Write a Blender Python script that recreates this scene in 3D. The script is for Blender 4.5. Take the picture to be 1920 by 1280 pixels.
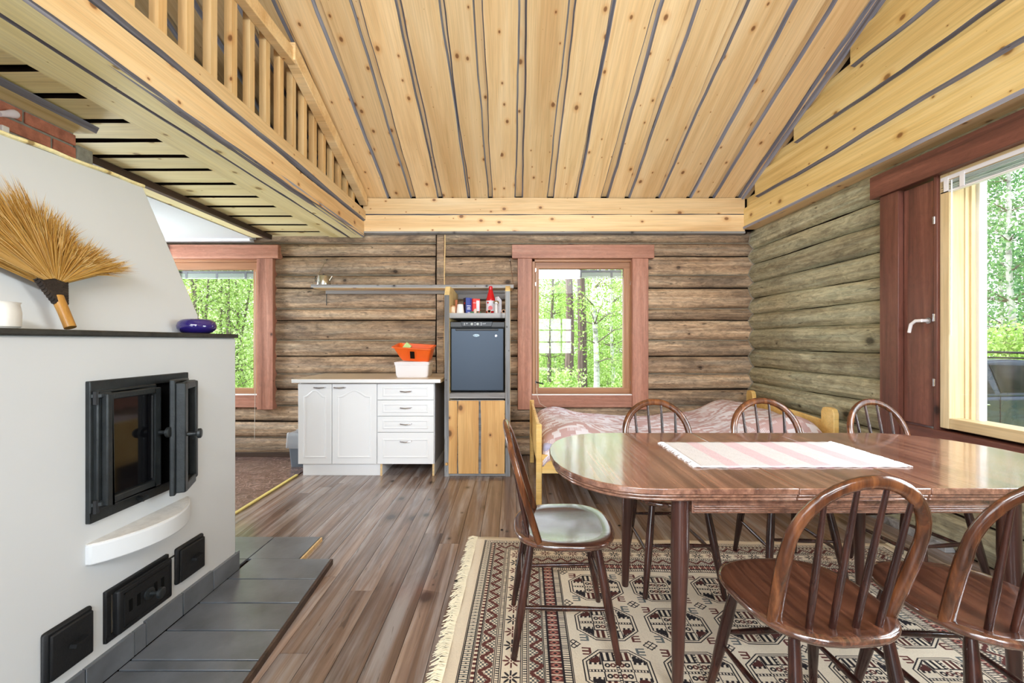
import bpy, bmesh, math, random
import numpy as np
from mathutils import Matrix, Vector
R = math.radians
rnd = random.Random(7)
for o in list(bpy.data.objects):
    bpy.data.objects.remove(o, do_unlink=True)
scene = bpy.context.scene
COL = scene.collection

# ------------------------------------------------------------------ camera
F, CX, CY, H = 780.0, 960.0, 640.0, 1.22
cam_d = bpy.data.cameras.new('camera')
cam_d.sensor_width = 36.0
cam_d.lens = 36.0 * F / 1920.0
cam_d.clip_start = 0.02
cam = bpy.data.objects.new('camera', cam_d)
COL.objects.link(cam)
cam.location = (0, 0, H)
cam.rotation_euler = (R(90), 0, 0)
scene.camera = cam

# ------------------------------------------------------------------ world and lights
w = bpy.data.worlds.new('world')
scene.world = w
w.use_nodes = True
wn = w.node_tree
bg = wn.nodes['Background']
tcw = wn.nodes.new('ShaderNodeTexCoord')
sepw = wn.nodes.new('ShaderNodeSeparateXYZ')
rampw = wn.nodes.new('ShaderNodeValToRGB')
rampw.color_ramp.elements[0].position = 0.0
rampw.color_ramp.elements[0].color = (0.95, 0.97, 1.0, 1)
rampw.color_ramp.elements[1].position = 0.9
rampw.color_ramp.elements[1].color = (0.70, 0.83, 1.0, 1)
wn.links.new(tcw.outputs['Generated'], sepw.inputs[0])
wn.links.new(sepw.outputs['Z'], rampw.inputs[0])
wn.links.new(rampw.outputs[0], bg.inputs['Color'])
bg.inputs['Strength'].default_value = 3.0

def area(name, loc, rot, sx, sy, power, col=(1, 1, 1)):
    d = bpy.data.lights.new(name, 'AREA')
    d.shape = 'RECTANGLE'; d.size = sx; d.size_y = sy
    d.energy = power; d.color = col
    o = bpy.data.objects.new(name, d)
    o.location = loc; o.rotation_euler = rot
    COL.objects.link(o)
    return o
# daylight at the front and right windows; the other three are added fill lamps
area('daylight_front_window', (1.2, -2.72, 1.37), (R(90), 0, 0), 0.96, 1.02, 30, (0.86, 0.94, 1.0))
area('added_fill_front', (-1.5, -2.72, 1.2), (R(90), 0, 0), 2.2, 2.0, 54, (0.86, 0.94, 1.0))  # added fill lamp behind the camera; the glass door is made up
area('added_fill_ceiling', (0.2, -2.72, 3.25), (R(88), 0, 0), 3.4, 0.55, 330, (0.88, 0.95, 1.0))  # added fill lamp to brighten the ceiling; the gable window is made up
area('added_fill_alcove', (-4.42, 3.62, 1.42), (0, R(-90), 0), 1.3, 0.66, 85, (0.88, 0.96, 1.0))  # added fill lamp to brighten the alcove from the left wall
area('daylight_right_window', (2.78, 1.15, 1.47), (0, R(90), 0), 1.3, 1.25, 54, (0.86, 0.95, 1.0))
sun_d = bpy.data.lights.new('sun', 'SUN'); sun_d.energy = 3.4; sun_d.angle = R(25); sun_d.color = (1.0, 0.97, 0.9)
sun = bpy.data.objects.new('sun', sun_d); COL.objects.link(sun); sun.rotation_euler = (R(48), 0, R(-97))

vs = scene.view_settings
scene.display_settings.display_device = 'sRGB'
vs.view_transform = 'Standard'; vs.look = 'None'; vs.gamma = 1.0
vs.use_curve_mapping = False
vs.exposure = 0.30
scene.cycles.max_bounces = 10
scene.cycles.transparent_max_bounces = 16
scene.cycles.sample_clamp_indirect = 6.0
scene.cycles.use_denoising = True

# ------------------------------------------------------------------ helpers
def lin(r, g, b):
    def f(c):
        c /= 255.0
        return c / 12.92 if c <= 0.04045 else ((c + 0.055) / 1.055) ** 2.4
    return (f(r), f(g), f(b))

class MB:
    def __init__(s):
        s.v = []; s.f = []; s.mi = []; s.m = 0
    def add(s, vs_, fs):
        n = len(s.v)
        s.v.extend([tuple(p) for p in vs_])
        for f in fs:
            s.f.append(tuple(i + n for i in f)); s.mi.append(s.m)
    def box(s, x0, y0, z0, x1, y1, z1, M=None):
        p = [(x0,y0,z0),(x1,y0,z0),(x1,y1,z0),(x0,y1,z0),(x0,y0,z1),(x1,y0,z1),(x1,y1,z1),(x0,y1,z1)]
        if M is not None: p = [tuple(M @ Vector(q)) for q in p]
        s.add(p, [(0,3,2,1),(4,5,6,7),(0,1,5,4),(1,2,6,5),(2,3,7,6),(3,0,4,7)])
        return s
    def tube(s, pts, rad, n=8, cap=True, ell=None, up=None):
        pts = [Vector(p) for p in pts]; k = len(pts)
        if not hasattr(rad, '__len__'): rad = [rad] * k
        nrm = None; rings = []
        for i in range(k):
            t = (pts[min(i+1, k-1)] - pts[max(i-1, 0)]).normalized()
            if nrm is None:
                a = Vector(up) if up is not None else (Vector((0,0,1)) if abs(t.z) < .9 else Vector((1,0,0)))
                nrm = (a - t * a.dot(t)).normalized()
            else:
                nrm = (nrm - t * nrm.dot(t)).normalized()
            b = t.cross(nrm)
            e = ell if ell else (1, 1)
            rings.append([pts[i] + nrm*math.cos(2*math.pi*j/n)*rad[i]*e[0] + b*math.sin(2*math.pi*j/n)*rad[i]*e[1] for j in range(n)])
        vv = [q for r_ in rings for q in r_]; ff = []
        for i in range(k-1):
            for j in range(n):
                j2 = (j+1) % n
                ff.append((i*n+j, i*n+j2, (i+1)*n+j2, (i+1)*n+j))
        if cap:
            ff.append(tuple(range(n))[::-1]); ff.append(tuple((k-1)*n + j for j in range(n)))
        s.add(vv, ff); return s
    def lathe(s, prof, n=24, c=(0,0,0), M=None, sc=(1,1)):
        vv = []; ff = []; k = len(prof)
        for r_, z in prof:
            for j in range(n):
                a = 2*math.pi*j/n
                p = Vector((c[0]+r_*math.cos(a)*sc[0], c[1]+r_*math.sin(a)*sc[1], c[2]+z))
                vv.append(tuple(M @ p) if M is not None else tuple(p))
        for i in range(k-1):
            for j in range(n):
                j2 = (j+1) % n
                ff.append((i*n+j, i*n+j2, (i+1)*n+j2, (i+1)*n+j))
        if prof[0][0] > 1e-5: ff.append(tuple(range(n))[::-1])
        if prof[-1][0] > 1e-5: ff.append(tuple((k-1)*n+j for j in range(n)))
        s.add(vv, ff); return s
    def prism(s, poly, a0, a1, fn):
        """poly 2-D, extruded a0..a1; fn(u, v, a) -> point"""
        n = len(poly)
        vv = [fn(u, v, a0) for u, v in poly] + [fn(u, v, a1) for u, v in poly]
        ff = [tuple(range(n))[::-1], tuple(range(n, 2*n))]
        for j in range(n):
            j2 = (j+1) % n
            ff.append((j, j2, n+j2, n+j))
        s.add(vv, ff); return s
    def mesh(s, name, mats, smooth=False, ang=40, recalc=True):
        me = bpy.data.meshes.new(name)
        me.from_pydata(s.v, [], s.f)
        if not isinstance(mats, (list, tuple)): mats = [mats]
        for m in mats: me.materials.append(m)
        if len(mats) > 1: me.polygons.foreach_set('material_index', s.mi)
        if recalc:
            bm = bmesh.new(); bm.from_mesh(me)
            bmesh.ops.remove_doubles(bm, verts=bm.verts, dist=1e-6)
            bmesh.ops.recalc_face_normals(bm, faces=bm.faces)
            bm.to_mesh(me); bm.free()
        if smooth:
            me.polygons.foreach_set('use_smooth', [True]*len(me.polygons))
            me.set_sharp_from_angle(angle=R(ang))
        me.update()
        return me
    def build(s, name, mats, parent=None, M=None, smooth=False, bevel=0, ang=40, seg=2):
        return link(name, s.mesh(name, mats, smooth or bevel > 0, ang), parent, M, bevel, seg)

def link(name, me, parent=None, M=None, bevel=0, seg=2):
    o = bpy.data.objects.new(name, me)
    COL.objects.link(o)
    if parent is not None: o.parent = parent
    if M is not None: o.matrix_basis = M
    if bevel:
        b = o.modifiers.new('bevel', 'BEVEL'); b.width = bevel; b.segments = seg
        b.limit_method = 'ANGLE'; b.angle_limit = R(40)
    return o

def tag(o, label=None, cat=None, group=None, kind=None):
    if label: o['label'] = label
    if cat: o['category'] = cat
    if group: o['group'] = group
    if kind: o['kind'] = kind
    return o

def thing(name, label, cat, loc=(0,0,0), rz=0, group=None):
    o = bpy.data.objects.new(name, None); COL.objects.link(o)
    o.empty_display_size = .05
    o.location = loc; o.rotation_euler = (0, 0, rz)
    return tag(o, label, cat, group)

def dup(root, loc, rz, label=None):
    r = root.copy(); COL.objects.link(r); r.location = loc; r.rotation_euler = (0, 0, rz)
    if label: r['label'] = label
    for ch in list(root.children):
        c = ch.copy(); COL.objects.link(c); c.parent = r
        for g in list(ch.children):
            d = g.copy(); COL.objects.link(d); d.parent = c
    return r

def Mx(ex, ey, o):
    ex = Vector(ex).normalized(); ey = Vector(ey).normalized(); ez = ex.cross(ey)
    M = Matrix.Identity(4)
    for i in range(3):
        M[i][0] = ex[i]; M[i][1] = ey[i]; M[i][2] = ez[i]; M[i][3] = o[i]
    return M
T = Matrix.Translation
def px(x, y, Y):
    return ((x-CX)/F*Y, Y, H + (CY-y)/F*Y)

# ------------------------------------------------------------------ materials
class NT:
    def __init__(s, name):
        s.m = bpy.data.materials.new(name); s.m.use_nodes = True
        s.t = s.m.node_tree; s.t.nodes.clear()
        s.out = s.n('ShaderNodeOutputMaterial')
        s.b = s.n('ShaderNodeBsdfPrincipled')
        s.l(s.b.outputs[0], s.out.inputs[0])
    def n(s, t, **k):
        q = s.t.nodes.new(t)
        for a, b in k.items(): setattr(q, a, b)
        return q
    def l(s, a, b): s.t.links.new(a, b)
    def ramp(s, src, stops, interp='LINEAR'):
        r_ = s.n('ShaderNodeValToRGB'); cr = r_.color_ramp; cr.interpolation = interp
        while len(cr.elements) < len(stops): cr.elements.new(.5)
        for e, (p, c) in zip(cr.elements, stops):
            e.position = p; e.color = (c, c, c, 1) if not hasattr(c, '__len__') else (*c, 1)
        s.l(src, r_.inputs[0]); return r_.outputs[0]
    def mix(s, mode, fac, a, b):
        q = s.n('ShaderNodeMix', data_type='RGBA', blend_type=mode)
        for sock, v in ((q.inputs[0], fac), (q.inputs[6], a), (q.inputs[7], b)):
            if isinstance(v, (int, float)): sock.default_value = v
            elif hasattr(v, '__len__'): sock.default_value = (*v, 1)
            else: s.l(v, sock)
        return q.outputs[2]
    def math(s, op, a, b=0.0):
        q = s.n('ShaderNodeMath', operation=op)
        for sock, v in ((q.inputs[0], a), (q.inputs[1], b)):
            if isinstance(v, (int, float)): sock.default_value = v
            else: s.l(v, sock)
        return q.outputs[0]
    def noise(s, vec, scale=1, detail=4, rough=.55, dist=0):
        q = s.n('ShaderNodeTexNoise'); q.inputs['Scale'].default_value = scale
        q.inputs['Detail'].default_value = detail; q.inputs['Roughness'].default_value = rough
        q.inputs['Distortion'].default_value = dist
        if vec is not None: s.l(vec, q.inputs['Vector'])
        return q.outputs['Fac']
    def mapped(s, vec, sc):
        q = s.n('ShaderNodeMapping'); q.inputs['Scale'].default_value = sc
        s.l(vec, q.inputs['Vector']); return q.outputs[0]
    def objvec(s, rand=True):
        tc = s.n('ShaderNodeTexCoord')
        if not rand: return tc.outputs['Object'], None
        oi = s.n('ShaderNodeObjectInfo')
        q = s.n('ShaderNodeVectorMath', operation='MULTIPLY_ADD')
        cmb = s.n('ShaderNodeCombineXYZ')
        for i, k in enumerate((57.0, 31.0, 17.0)):
            s.l(s.math('MULTIPLY', oi.outputs['Random'], k), cmb.inputs[i])
        v = s.n('ShaderNodeVectorMath', operation='ADD')
        s.l(tc.outputs['Object'], v.inputs[0]); s.l(cmb.outputs[0], v.inputs[1])
        return v.outputs[0], oi.outputs['Random']
    def bump(s, h, strength=.3, dist=.01):
        q = s.n('ShaderNodeBump'); q.inputs['Strength'].default_value = strength
        q.inputs['Distance'].default_value = dist
        s.l(h, q.inputs['Height']); s.l(q.outputs[0], s.b.inputs['Normal'])
    def set(s, **k):
        for a, v in k.items():
            i = s.b.inputs[a.replace('_', ' ')]
            if isinstance(v, (int, float)): i.default_value = v
            elif hasattr(v, '__len__'): i.default_value = (*v, 1)
            else: s.l(v, i)
        return s

def wood(name, light, mid, dark, axis=0, rough=.5, freq=9, var=.16, knots=.055, knot_col=None, streak=None, coat_ior=1.5,
         streak_amt=.35, kprob=.6, mottle=0, checks=0, bump=.25, spec=.4, coat=0, kscale=1.0, wavy=.6, fine=.28, blotch=None, blotch_amt=0.6):
    s = NT(name); vec, rn = s.objvec()
    def sc(l_, c): 
        v = [c, c, c]; v[axis] = l_; return v
    g = s.noise(s.mapped(vec, sc(.55, freq)), 1, 5, .6, wavy)
    col = s.ramp(g, [(.28, dark), (.5, mid), (.72, light)])
    f = s.noise(s.mapped(vec, sc(2.5, 95)), 1, 3, .6, .2)
    col = s.mix('MULTIPLY', fine, col, s.ramp(f, [(.3, .45), (.6, 1.0)]))
    if streak is not None:
        q = s.noise(s.mapped(vec, sc(.9, 16)), 1, 4, .65, .8)
        col = s.mix('MIX', s.math('MULTIPLY', s.ramp(q, [(.46, 0.0), (.68, 1.0)]), streak_amt), col, streak)
    if blotch is not None:
        q = s.noise(s.mapped(vec, sc(1.1, 3.2)), 1, 5, .7, .5)
        col = s.mix('MIX', s.math('MULTIPLY', s.ramp(q, [(.48, 0.0), (.68, 1.0)]), blotch_amt), col, blotch)
    if knots:
        sx_ = s.n('ShaderNodeSeparateXYZ'); s.l(vec, sx_.inputs[0])
        cm = s.n('ShaderNodeCombineXYZ')
        o1, o2 = [i for i in range(3) if i != axis]
        s.l(s.math('MULTIPLY', sx_.outputs[axis], .72), cm.inputs[0])
        s.l(s.math('ADD', sx_.outputs[o1], sx_.outputs[o2]) if axis == 2 else sx_.outputs[o1], cm.inputs[1])
        vo = s.n('ShaderNodeTexVoronoi', voronoi_dimensions='2D'); vo.inputs['Scale'].default_value = 7.5*kscale
        s.l(cm.outputs[0], vo.inputs['Vector'])
        sc_ = s.n('ShaderNodeSeparateColor'); s.l(vo.outputs['Color'], sc_.inputs[0])
        d = s.math('DIVIDE', vo.outputs['Distance'], s.math('ADD', s.math('MULTIPLY', s.math('POWER', sc_.outputs[0], 2.0), 1.5), .12))
        gate = s.math('LESS_THAN', sc_.outputs[1], kprob)
        k = s.math('MULTIPLY', gate, s.ramp(d, [(knots*.9, 1.0), (knots*1.6, 0.0)]))
        col = s.mix('MIX', s.math('MULTIPLY', k, .80), col, knot_col or tuple(c*.22 for c in dark))
        ring = s.math('MULTIPLY', gate, s.ramp(d, [(knots*1.5, .8), (knots*3.6, 0.0)]))
        col = s.mix('MULTIPLY', s.math('MULTIPLY', ring, .5), col, tuple(min(1, c*1.15) for c in dark))
    if checks:
        q = s.noise(s.mapped(vec, sc(5.5, 42)), 1, 3, .6, .5)
        ck = s.ramp(q, [(.665, 0.0), (.70, 1.0)])
        col = s.mix('MIX', s.math('MULTIPLY', ck, checks), col, tuple(c*.12 for c in dark))
    if mottle:
        q = s.noise(s.mapped(vec, sc(9, 26)), 1, 6, .75, 1.2)
        col = s.mix('MULTIPLY', mottle, col, s.ramp(q, [(.34, .35), (.62, 1.12)]))
    if rn is not None and var:
        # one brightness per piece of timber
        r2 = s.math('FRACT', s.math('MULTIPLY', rn, 13.7))
        b = s.math('ADD', s.math('MULTIPLY', r2, 2*var), 1-var)
        cb = s.n('ShaderNodeCombineXYZ')
        for i in range(3): s.l(b, cb.inputs[i])
        col = s.mix('MULTIPLY', 1.0, col, cb.outputs[0])
    s.l(col, s.b.inputs['Base Color'])
    s.set(Roughness=rough, Specular_IOR_Level=spec)
    if coat: s.set(Coat_Weight=coat, Coat_Roughness=.10, Coat_IOR=coat_ior)
    if bump: s.bump(s.math('ADD', f, s.math('MULTIPLY', g, .6)), bump, .004)
    return s.m

def plain(name, col, rough=.5, metal=0, var=.06, nscale=8, bump=0, spec=.5, coat=0, bscale=60, coat_rough=.03):
    s = NT(name); vec, rn = s.objvec()
    q = s.noise(vec, nscale, 4, .6)
    c = s.ramp(q, [(.3, tuple(max(0, x*(1-var)) for x in col)), (.7, tuple(min(1, x*(1+var)) for x in col))])
    s.l(c, s.b.inputs['Base Color'])
    s.set(Roughness=rough, Metallic=metal, Specular_IOR_Level=spec)
    if coat: s.set(Coat_Weight=coat, Coat_IOR=1.7, Coat_Roughness=coat_rough)
    if bump: s.bump(s.noise(vec, bscale, 5, .65), bump, .003)
    return s.m

def glass(name, tint=(1, 1, 1), ior=1.45):
    s = NT(name)
    tr = s.n('ShaderNodeBsdfTransparent'); tr.inputs[0].default_value = (*tint, 1)
    gl = s.n('ShaderNodeBsdfGlossy'); gl.inputs['Roughness'].default_value = .004
    fr = s.n('ShaderNodeLayerWeight'); fr.inputs[0].default_value = .5
    f0 = ((ior-1)/(ior+1))**2
    fres = s.math('ADD', s.math('MULTIPLY', s.math('POWER', fr.outputs['Facing'], 5.0), 1-f0), f0)
    mx = s.n('ShaderNodeMixShader')
    s.l(fres, mx.inputs[0]); s.l(tr.outputs[0], mx.inputs[1]); s.l(gl.outputs[0], mx.inputs[2])
    s.l(mx.outputs[0], s.out.inputs[0])
    return s.m

def printed(name, img, rough=.8, bump=0, uvscale=None, noise_amt=.25):
    """flat print computed by the script, laid on by UV"""
    s = NT(name); tx = s.n('ShaderNodeTexImage'); tx.image = img
    tc = s.n('ShaderNodeTexCoord'); s.l(tc.outputs['UV'], tx.inputs[0])
    q = s.noise(tc.outputs['Object'], 160, 3, .7)
    col = s.mix('MULTIPLY', noise_amt, tx.outputs[0], s.ramp(q, [(.3, .45), (.65, 1.0)]))
    s.l(col, s.b.inputs['Base Color']); s.set(Roughness=rough, Specular_IOR_Level=.15)
    if bump: s.bump(q, bump, .004)
    return s.m

def make_image(name, arr):
    h, w_, _ = arr.shape
    img = bpy.data.images.new(name, w_, h, alpha=False)
    a = np.ones((h, w_, 4), np.float32); arr = np.clip(arr, 0, 1)
    a[..., :3] = np.where(arr <= .0031308, arr*12.92, 1.055*np.power(np.maximum(arr, 1e-6), 1/2.4)-.055)
    img.pixels.foreach_set(np.ascontiguousarray(a[::-1]).ravel()); img.update(); img.pack()
    return img

PINE = wood('pine_boards', lin(246, 218, 174), lin(236, 202, 152), lin(214, 170, 116), rough=.42, freq=7, var=.10, kscale=1.0, knots=.06, knot_col=lin(110, 62, 30), coat=.12, bump=.15)
PINE_Y = wood('pine_boards_lighter', lin(240, 216, 158), lin(226, 196, 130), lin(200, 162, 96), rough=.45, freq=7, var=.09, kscale=.8, knots=.055, knot_col=lin(120, 76, 34), bump=.15)
PINE_DAYLIT = wood('pine_boards_daylit', lin(250, 240, 194), lin(242, 228, 174), lin(220, 202, 140), rough=.6, freq=8, var=.08, knots=.06, kscale=.8, knot_col=lin(130, 100, 56), bump=.2)  # same pine; green daylight on the loft underside put into the colour
BARK = wood('waney_edge_bark', lin(176, 176, 188), lin(136, 134, 144), lin(84, 76, 78), rough=.8, freq=22, var=.1, knots=0, bump=.7, checks=.5)
LOG = wood('weathered_log', lin(228, 200, 166), lin(192, 160, 128), lin(122, 94, 72), rough=.6, freq=13, var=.20, knots=.07, kscale=.62, kprob=.22, mottle=.75, streak=lin(158, 148, 132), streak_amt=.6, checks=.8, bump=.8, wavy=1.6, blotch=lin(84, 68, 56), blotch_amt=.75, fine=.45)
LOG_R = wood('weathered_log_pale', lin(224, 216, 182), lin(194, 186, 152), lin(138, 126, 98), rough=.55, freq=13, var=.16, knots=.07, kscale=.62, kprob=.2, mottle=.7, streak=lin(180, 184, 160), streak_amt=.7, checks=.7, bump=.8, wavy=2.0, blotch=lin(100, 84, 68), blotch_amt=.6, fine=.45)
def axes(name, *c, ax=(0, 1, 2), **k): return {a: wood(name+'_'+'xyz'[a]+'_grain', *c, axis=a, **k) for a in ax}
STAIN = axes('red_brown_stained_wood', lin(204, 152, 130), lin(180, 124, 102), lin(138, 88, 70), ax=(0, 2), rough=.45, freq=12, var=.08, knots=.06, kscale=.5, kprob=.3, bump=.25, mottle=.3)
STAIN_D = axes('dark_red_stained_wood', lin(146, 94, 78), lin(116, 70, 58), lin(78, 46, 40), rough=.4, freq=12, var=.08, knots=.05, kscale=.5, kprob=.3, bump=.25, mottle=.3)
DKBROWN = wood('dark_brown_strip', lin(92, 72, 60), lin(72, 54, 44), lin(48, 36, 30), rough=.5, freq=12, var=.08, knots=0, bump=.25)
SASHW = axes('brown_sash_wood', lin(188, 142, 106), lin(168, 120, 86), lin(140, 94, 66), ax=(0, 2), rough=.4, freq=12, var=.05, knots=0, bump=.15)
PINE_Z = wood('pine_baluster', lin(242, 210, 160), lin(230, 190, 134), lin(206, 156, 100), axis=2, rough=.42, freq=7, var=.10, knots=.05, kprob=.3, knot_col=lin(110, 62, 30), bump=.1)
SASHP = axes('pale_pine_sash', lin(236, 216, 178), lin(222, 196, 150), lin(198, 164, 112), ax=(1, 2), rough=.4, freq=10, var=.05, knots=0, bump=.1)
FLOORM = wood('worn_floor_boards', lin(168, 146, 132), lin(128, 104, 90), lin(78, 58, 50), rough=.30, freq=15, var=.20, knots=.06, kscale=.45, streak=lin(178, 176, 178), streak_amt=.65, checks=.45, bump=.22, spec=.5, blotch=lin(82, 62, 56), blotch_amt=.55, coat=.45, coat_ior=1.6, fine=.4)
GREYW = wood('grey_weathered_wood', lin(190, 190, 192), lin(156, 154, 154), lin(106, 102, 100), rough=.75, freq=16, var=.08, knots=.04, bump=.5, checks=.5)
BEDP = wood('varnished_yellow_pine', lin(246, 214, 146), lin(236, 196, 120), lin(214, 166, 90), rough=.35, freq=9, var=.05, knots=.05, kscale=.5, bump=.08)
TABLEM = wood('table_oak_veneer', lin(178, 130, 106), lin(142, 99, 80), lin(84, 56, 46), axis=1, rough=.22, freq=18, var=0, knots=0, bump=.5, spec=.6, coat=.8, coat_ior=1.8, fine=.55, wavy=1.0)
CHAIRH = wood('chair_hoop_wood', lin(138, 84, 48), lin(92, 52, 30), lin(46, 25, 16), axis=2, rough=.24, freq=26, var=.05, knots=0, bump=.12, coat=.5)
CHAIRS = wood('chair_seat_wood', lin(134, 86, 64), lin(98, 60, 45), lin(54, 33, 28), axis=1, mottle=.45, rough=.26, freq=18, var=.05, knots=0, bump=.06, coat=.9, coat_ior=1.9, wavy=2.5)
CHAIRL = wood('chair_leg_wood', lin(78, 44, 34), lin(52, 28, 24), lin(30, 17, 15), axis=2, rough=.25, freq=26, var=.05, knots=0, bump=.06, coat=.4)
PLASTER = plain('white_plaster', lin(206, 209, 212), .85, var=.015, nscale=2.5, bump=.12, spec=.2, bscale=30)
PLASTER_R = plain('rough_grey_plaster', lin(206, 204, 200), .9, var=.1, nscale=30, bump=.8, spec=.2, bscale=90)
IRON = plain('black_cast_iron', lin(48, 52, 54), .45, .55, var=.25, nscale=14, bump=.35, bscale=120)
IRON_D = plain('dark_iron', lin(28, 29, 31), .55, .4, var=.3, nscale=14, bump=.35, bscale=120)
SOOT = plain('soot', lin(12, 12, 12), .95, spec=.1)
SLATE = plain('black_slate', lin(88, 93, 100), .40, coat=.8, coat_rough=.32, var=.35, nscale=6, bump=.35, bscale=28)
MANTEL = plain('black_painted_board', lin(44, 44, 40), .55, var=.5, nscale=20, bump=.5, bscale=60)
WHITE = plain('white_lacquer', lin(240, 241, 243), .35, var=.01, nscale=3)
CHROME = plain('chrome', lin(205, 202, 205), .18, 1.0, var=.05)
COUNTER = wood('beige_laminate', lin(214, 196, 172), lin(204, 184, 158), lin(190, 168, 142), rough=.35, freq=10, var=0, knots=0, bump=.03)
CHIP = plain('chipboard_edge', lin(222, 190, 140), .8, var=.15, nscale=60)
SHADOW_GAP = plain('dark_gap', lin(30, 22, 17), .95, spec=.05)
CAULK = plain('grey_caulk', lin(140, 132, 116), .9, var=.2, nscale=20)
BRICKM = plain('red_brick', lin(182, 118, 98), .85, var=.3, nscale=22, bump=.6, spec=.15, bscale=70)
MORTAR = plain('grey_mortar', lin(150, 148, 140), .95, var=.18, nscale=40, bump=.7, spec=.1, bscale=120)
PLASW = plain('white_plastic', lin(236, 232, 234), .4, var=.01)
PANE = glass('window_glass')

# ================================================================== STRUCTURE
XR, YB, XL, YF = 2.53, 4.42, -4.30, -2.62        # log crests right / back, left wall, front wall
EAVE_Y, EAVE_Z, SL = 4.38, 2.72, 0.45
RIDGE_Y = 0.30
def roof_z(y): return EAVE_Z + SL*(EAVE_Y-y) if y > RIDGE_Y else EAVE_Z + SL*(EAVE_Y-RIDGE_Y) - SL*(RIDGE_Y-y)

def wave(seed, amp):
    q = random.Random(seed)
    ks = [(q.uniform(.5, 1.4), q.uniform(0, 6.3), amp*.6), (q.uniform(2, 4), q.uniform(0, 6.3), amp*.35), (q.uniform(6, 11), q.uniform(0, 6.3), amp*.18)]
    return lambda x: sum(a*math.sin(k*x*2+p) for k, p, a in ks)

def live_board(name, L, yl, yr, T_, mats, parent, M, seed, amp=.008, bev=.016, step=.14, x0=0.0, wl=None, wr=None):
    """board along local X; face at z=0, back at z=T_; waney edges bevelled outward, covered with bark"""
    n = max(2, int(L/step)); fl, fr_ = wl or wave(seed, amp), wr or wave(seed+991, amp)
    q = random.Random(seed+5)
    b1, b2 = bev*q.uniform(.6, 1.3), bev*q.uniform(.6, 1.3)
    vv = []; ff = []; mi = []
    for i in range(n+1):
        x = x0 + L*i/n; a = yl+fl(x); b = yr+fr_(x)
        vv += [(x, a, 0), (x, b, 0), (x, b+b2, T_), (x, a-b1, T_)]
    for i in range(n):
        k = 4*i
        for e, m in ((0, 0), (1, 1), (2, 0), (3, 1)):
            e2 = (e+1) % 4
            ff.append((k+e, k+e2, k+4+e2, k+4+e)); mi.append(m)
    ff += [(3, 2, 1, 0), (4*n, 4*n+1, 4*n+2, 4*n+3)]; mi += [0, 0]
    mb = MB(); mb.v = vv; mb.f = ff; mb.mi = mi
    return mb.build(name, mats, parent, M)

# ---------------------------------------------------------------- ceiling (roof underside)
mb = MB()
for (ya, yb) in ((YF-.1, RIDGE_Y), (RIDGE_Y, EAVE_Y+.35)):
    za, zb = roof_z(ya)+.075, (roof_z(yb) if yb < EAVE_Y else EAVE_Z - SL*(yb-EAVE_Y))+.075
    mb.prism([(ya, za), (yb, zb), (yb, zb+.08), (ya, za+.08)], XL-.1, XR+.25, lambda u, v, a: (a, u, v))
CEIL = tag(mb.build('ceiling', SHADOW_GAP), kind='structure')
ang = math.atan(SL); exr = (0, -math.cos(ang), math.sin(ang))
Mroof = Mx(exr, (1, 0, 0), (0, EAVE_Y, EAVE_Z))
Lr = (EAVE_Y-RIDGE_Y)/math.cos(ang)
S0 = 4.377/F
fronts = [(687, 726), (735, 769.6), (781, 821), (830, 875), (881, 914), (925, 966), (979, 1026), (1037, 1076), (1083, 1127),
          (1140, 1169), (1182, 1227), (1238, 1284), (1295, 1328), (1340, 1377), (1386, 1420)]
fb = [((a-CX)*S0, (b-CX)*S0) for a, b in fronts]
x = fb[0][0]
while x > XL:
    wd = rnd.uniform(.18, .25); gp = rnd.uniform(.045, .065)
    fb.insert(0, (x-gp-wd, x-gp)); x -= gp+wd
for i, (a, b) in enumerate(fb):
    live_board('plank', Lr, a, b, .03, [PINE, BARK], CEIL, Mroof, 100+i, amp=.010, bev=.015)
for i in range(len(fb)-1):
    live_board('plank', Lr, fb[i][1]-.05, fb[i+1][0]+.05, .025, [PINE, BARK], CEIL, Mroof @ T((0, 0, .031)), 300+i, amp=.004, bev=.01, step=.4)
# the slope behind the camera
Mroof2 = Mx((0, -math.cos(ang), -math.sin(ang)), (1, 0, 0), (0, RIDGE_Y, roof_z(RIDGE_Y)))
Lf = (RIDGE_Y-YF)/math.cos(ang)
for i in range(26):
    xx = XL + i*.27
    live_board('plank', Lf, xx, xx+.225, .03, [PINE, BARK], CEIL, Mroof2, 500+i, step=.5)

# ---------------------------------------------------------------- log walls
def log_piece(L, h, bulge, seed):
    q = random.Random(seed); n = max(2, int(L/.11)); K = 10
    wv, wt, wb = wave(seed, .010), wave(seed+7, .007), wave(seed+9, .007)
    mb = MB(); rows = []
    lump = [(q.uniform(0, L), q.uniform(-.6, .6), q.uniform(-.006, .008), q.uniform(.08, .25)) for _ in range(int(L*5)+1)]
    for i in range(n+1):
        x = L*i/n; row = []
        for k in range(K+1):
            t = -1 + 2*k/K
            y = t*h/2 + (wt(x) if t > 0 else wb(x))*abs(t)
            z = -bulge*(max(0, 1-abs(t)**2.5)**.55)*(1+wv(x)*6)
            for lx, lt, la, lw in lump:
                d = ((x-lx)/lw)**2 + ((t-lt)/.35)**2
                if d < 4: z -= la*math.exp(-d)*(1-t*t)
            row.append((x, y, z))
        row += [(x, h/2+.004, .05), (x, -h/2-.004, .05)]
        rows.append(row)
    m = K+3; vv = [p for r_ in rows for p in r_]; ff = []
    for i in range(n):
        for k in range(m):
            k2 = (k+1) % m
            ff.append((i*m+k, i*m+k2, (i+1)*m+k2, (i+1)*m+k))
    ff.append(tuple(range(m))[::-1]); ff.append(tuple(n*m+k for k in range(m)))
    mb.add(vv, ff); return mb
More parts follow.
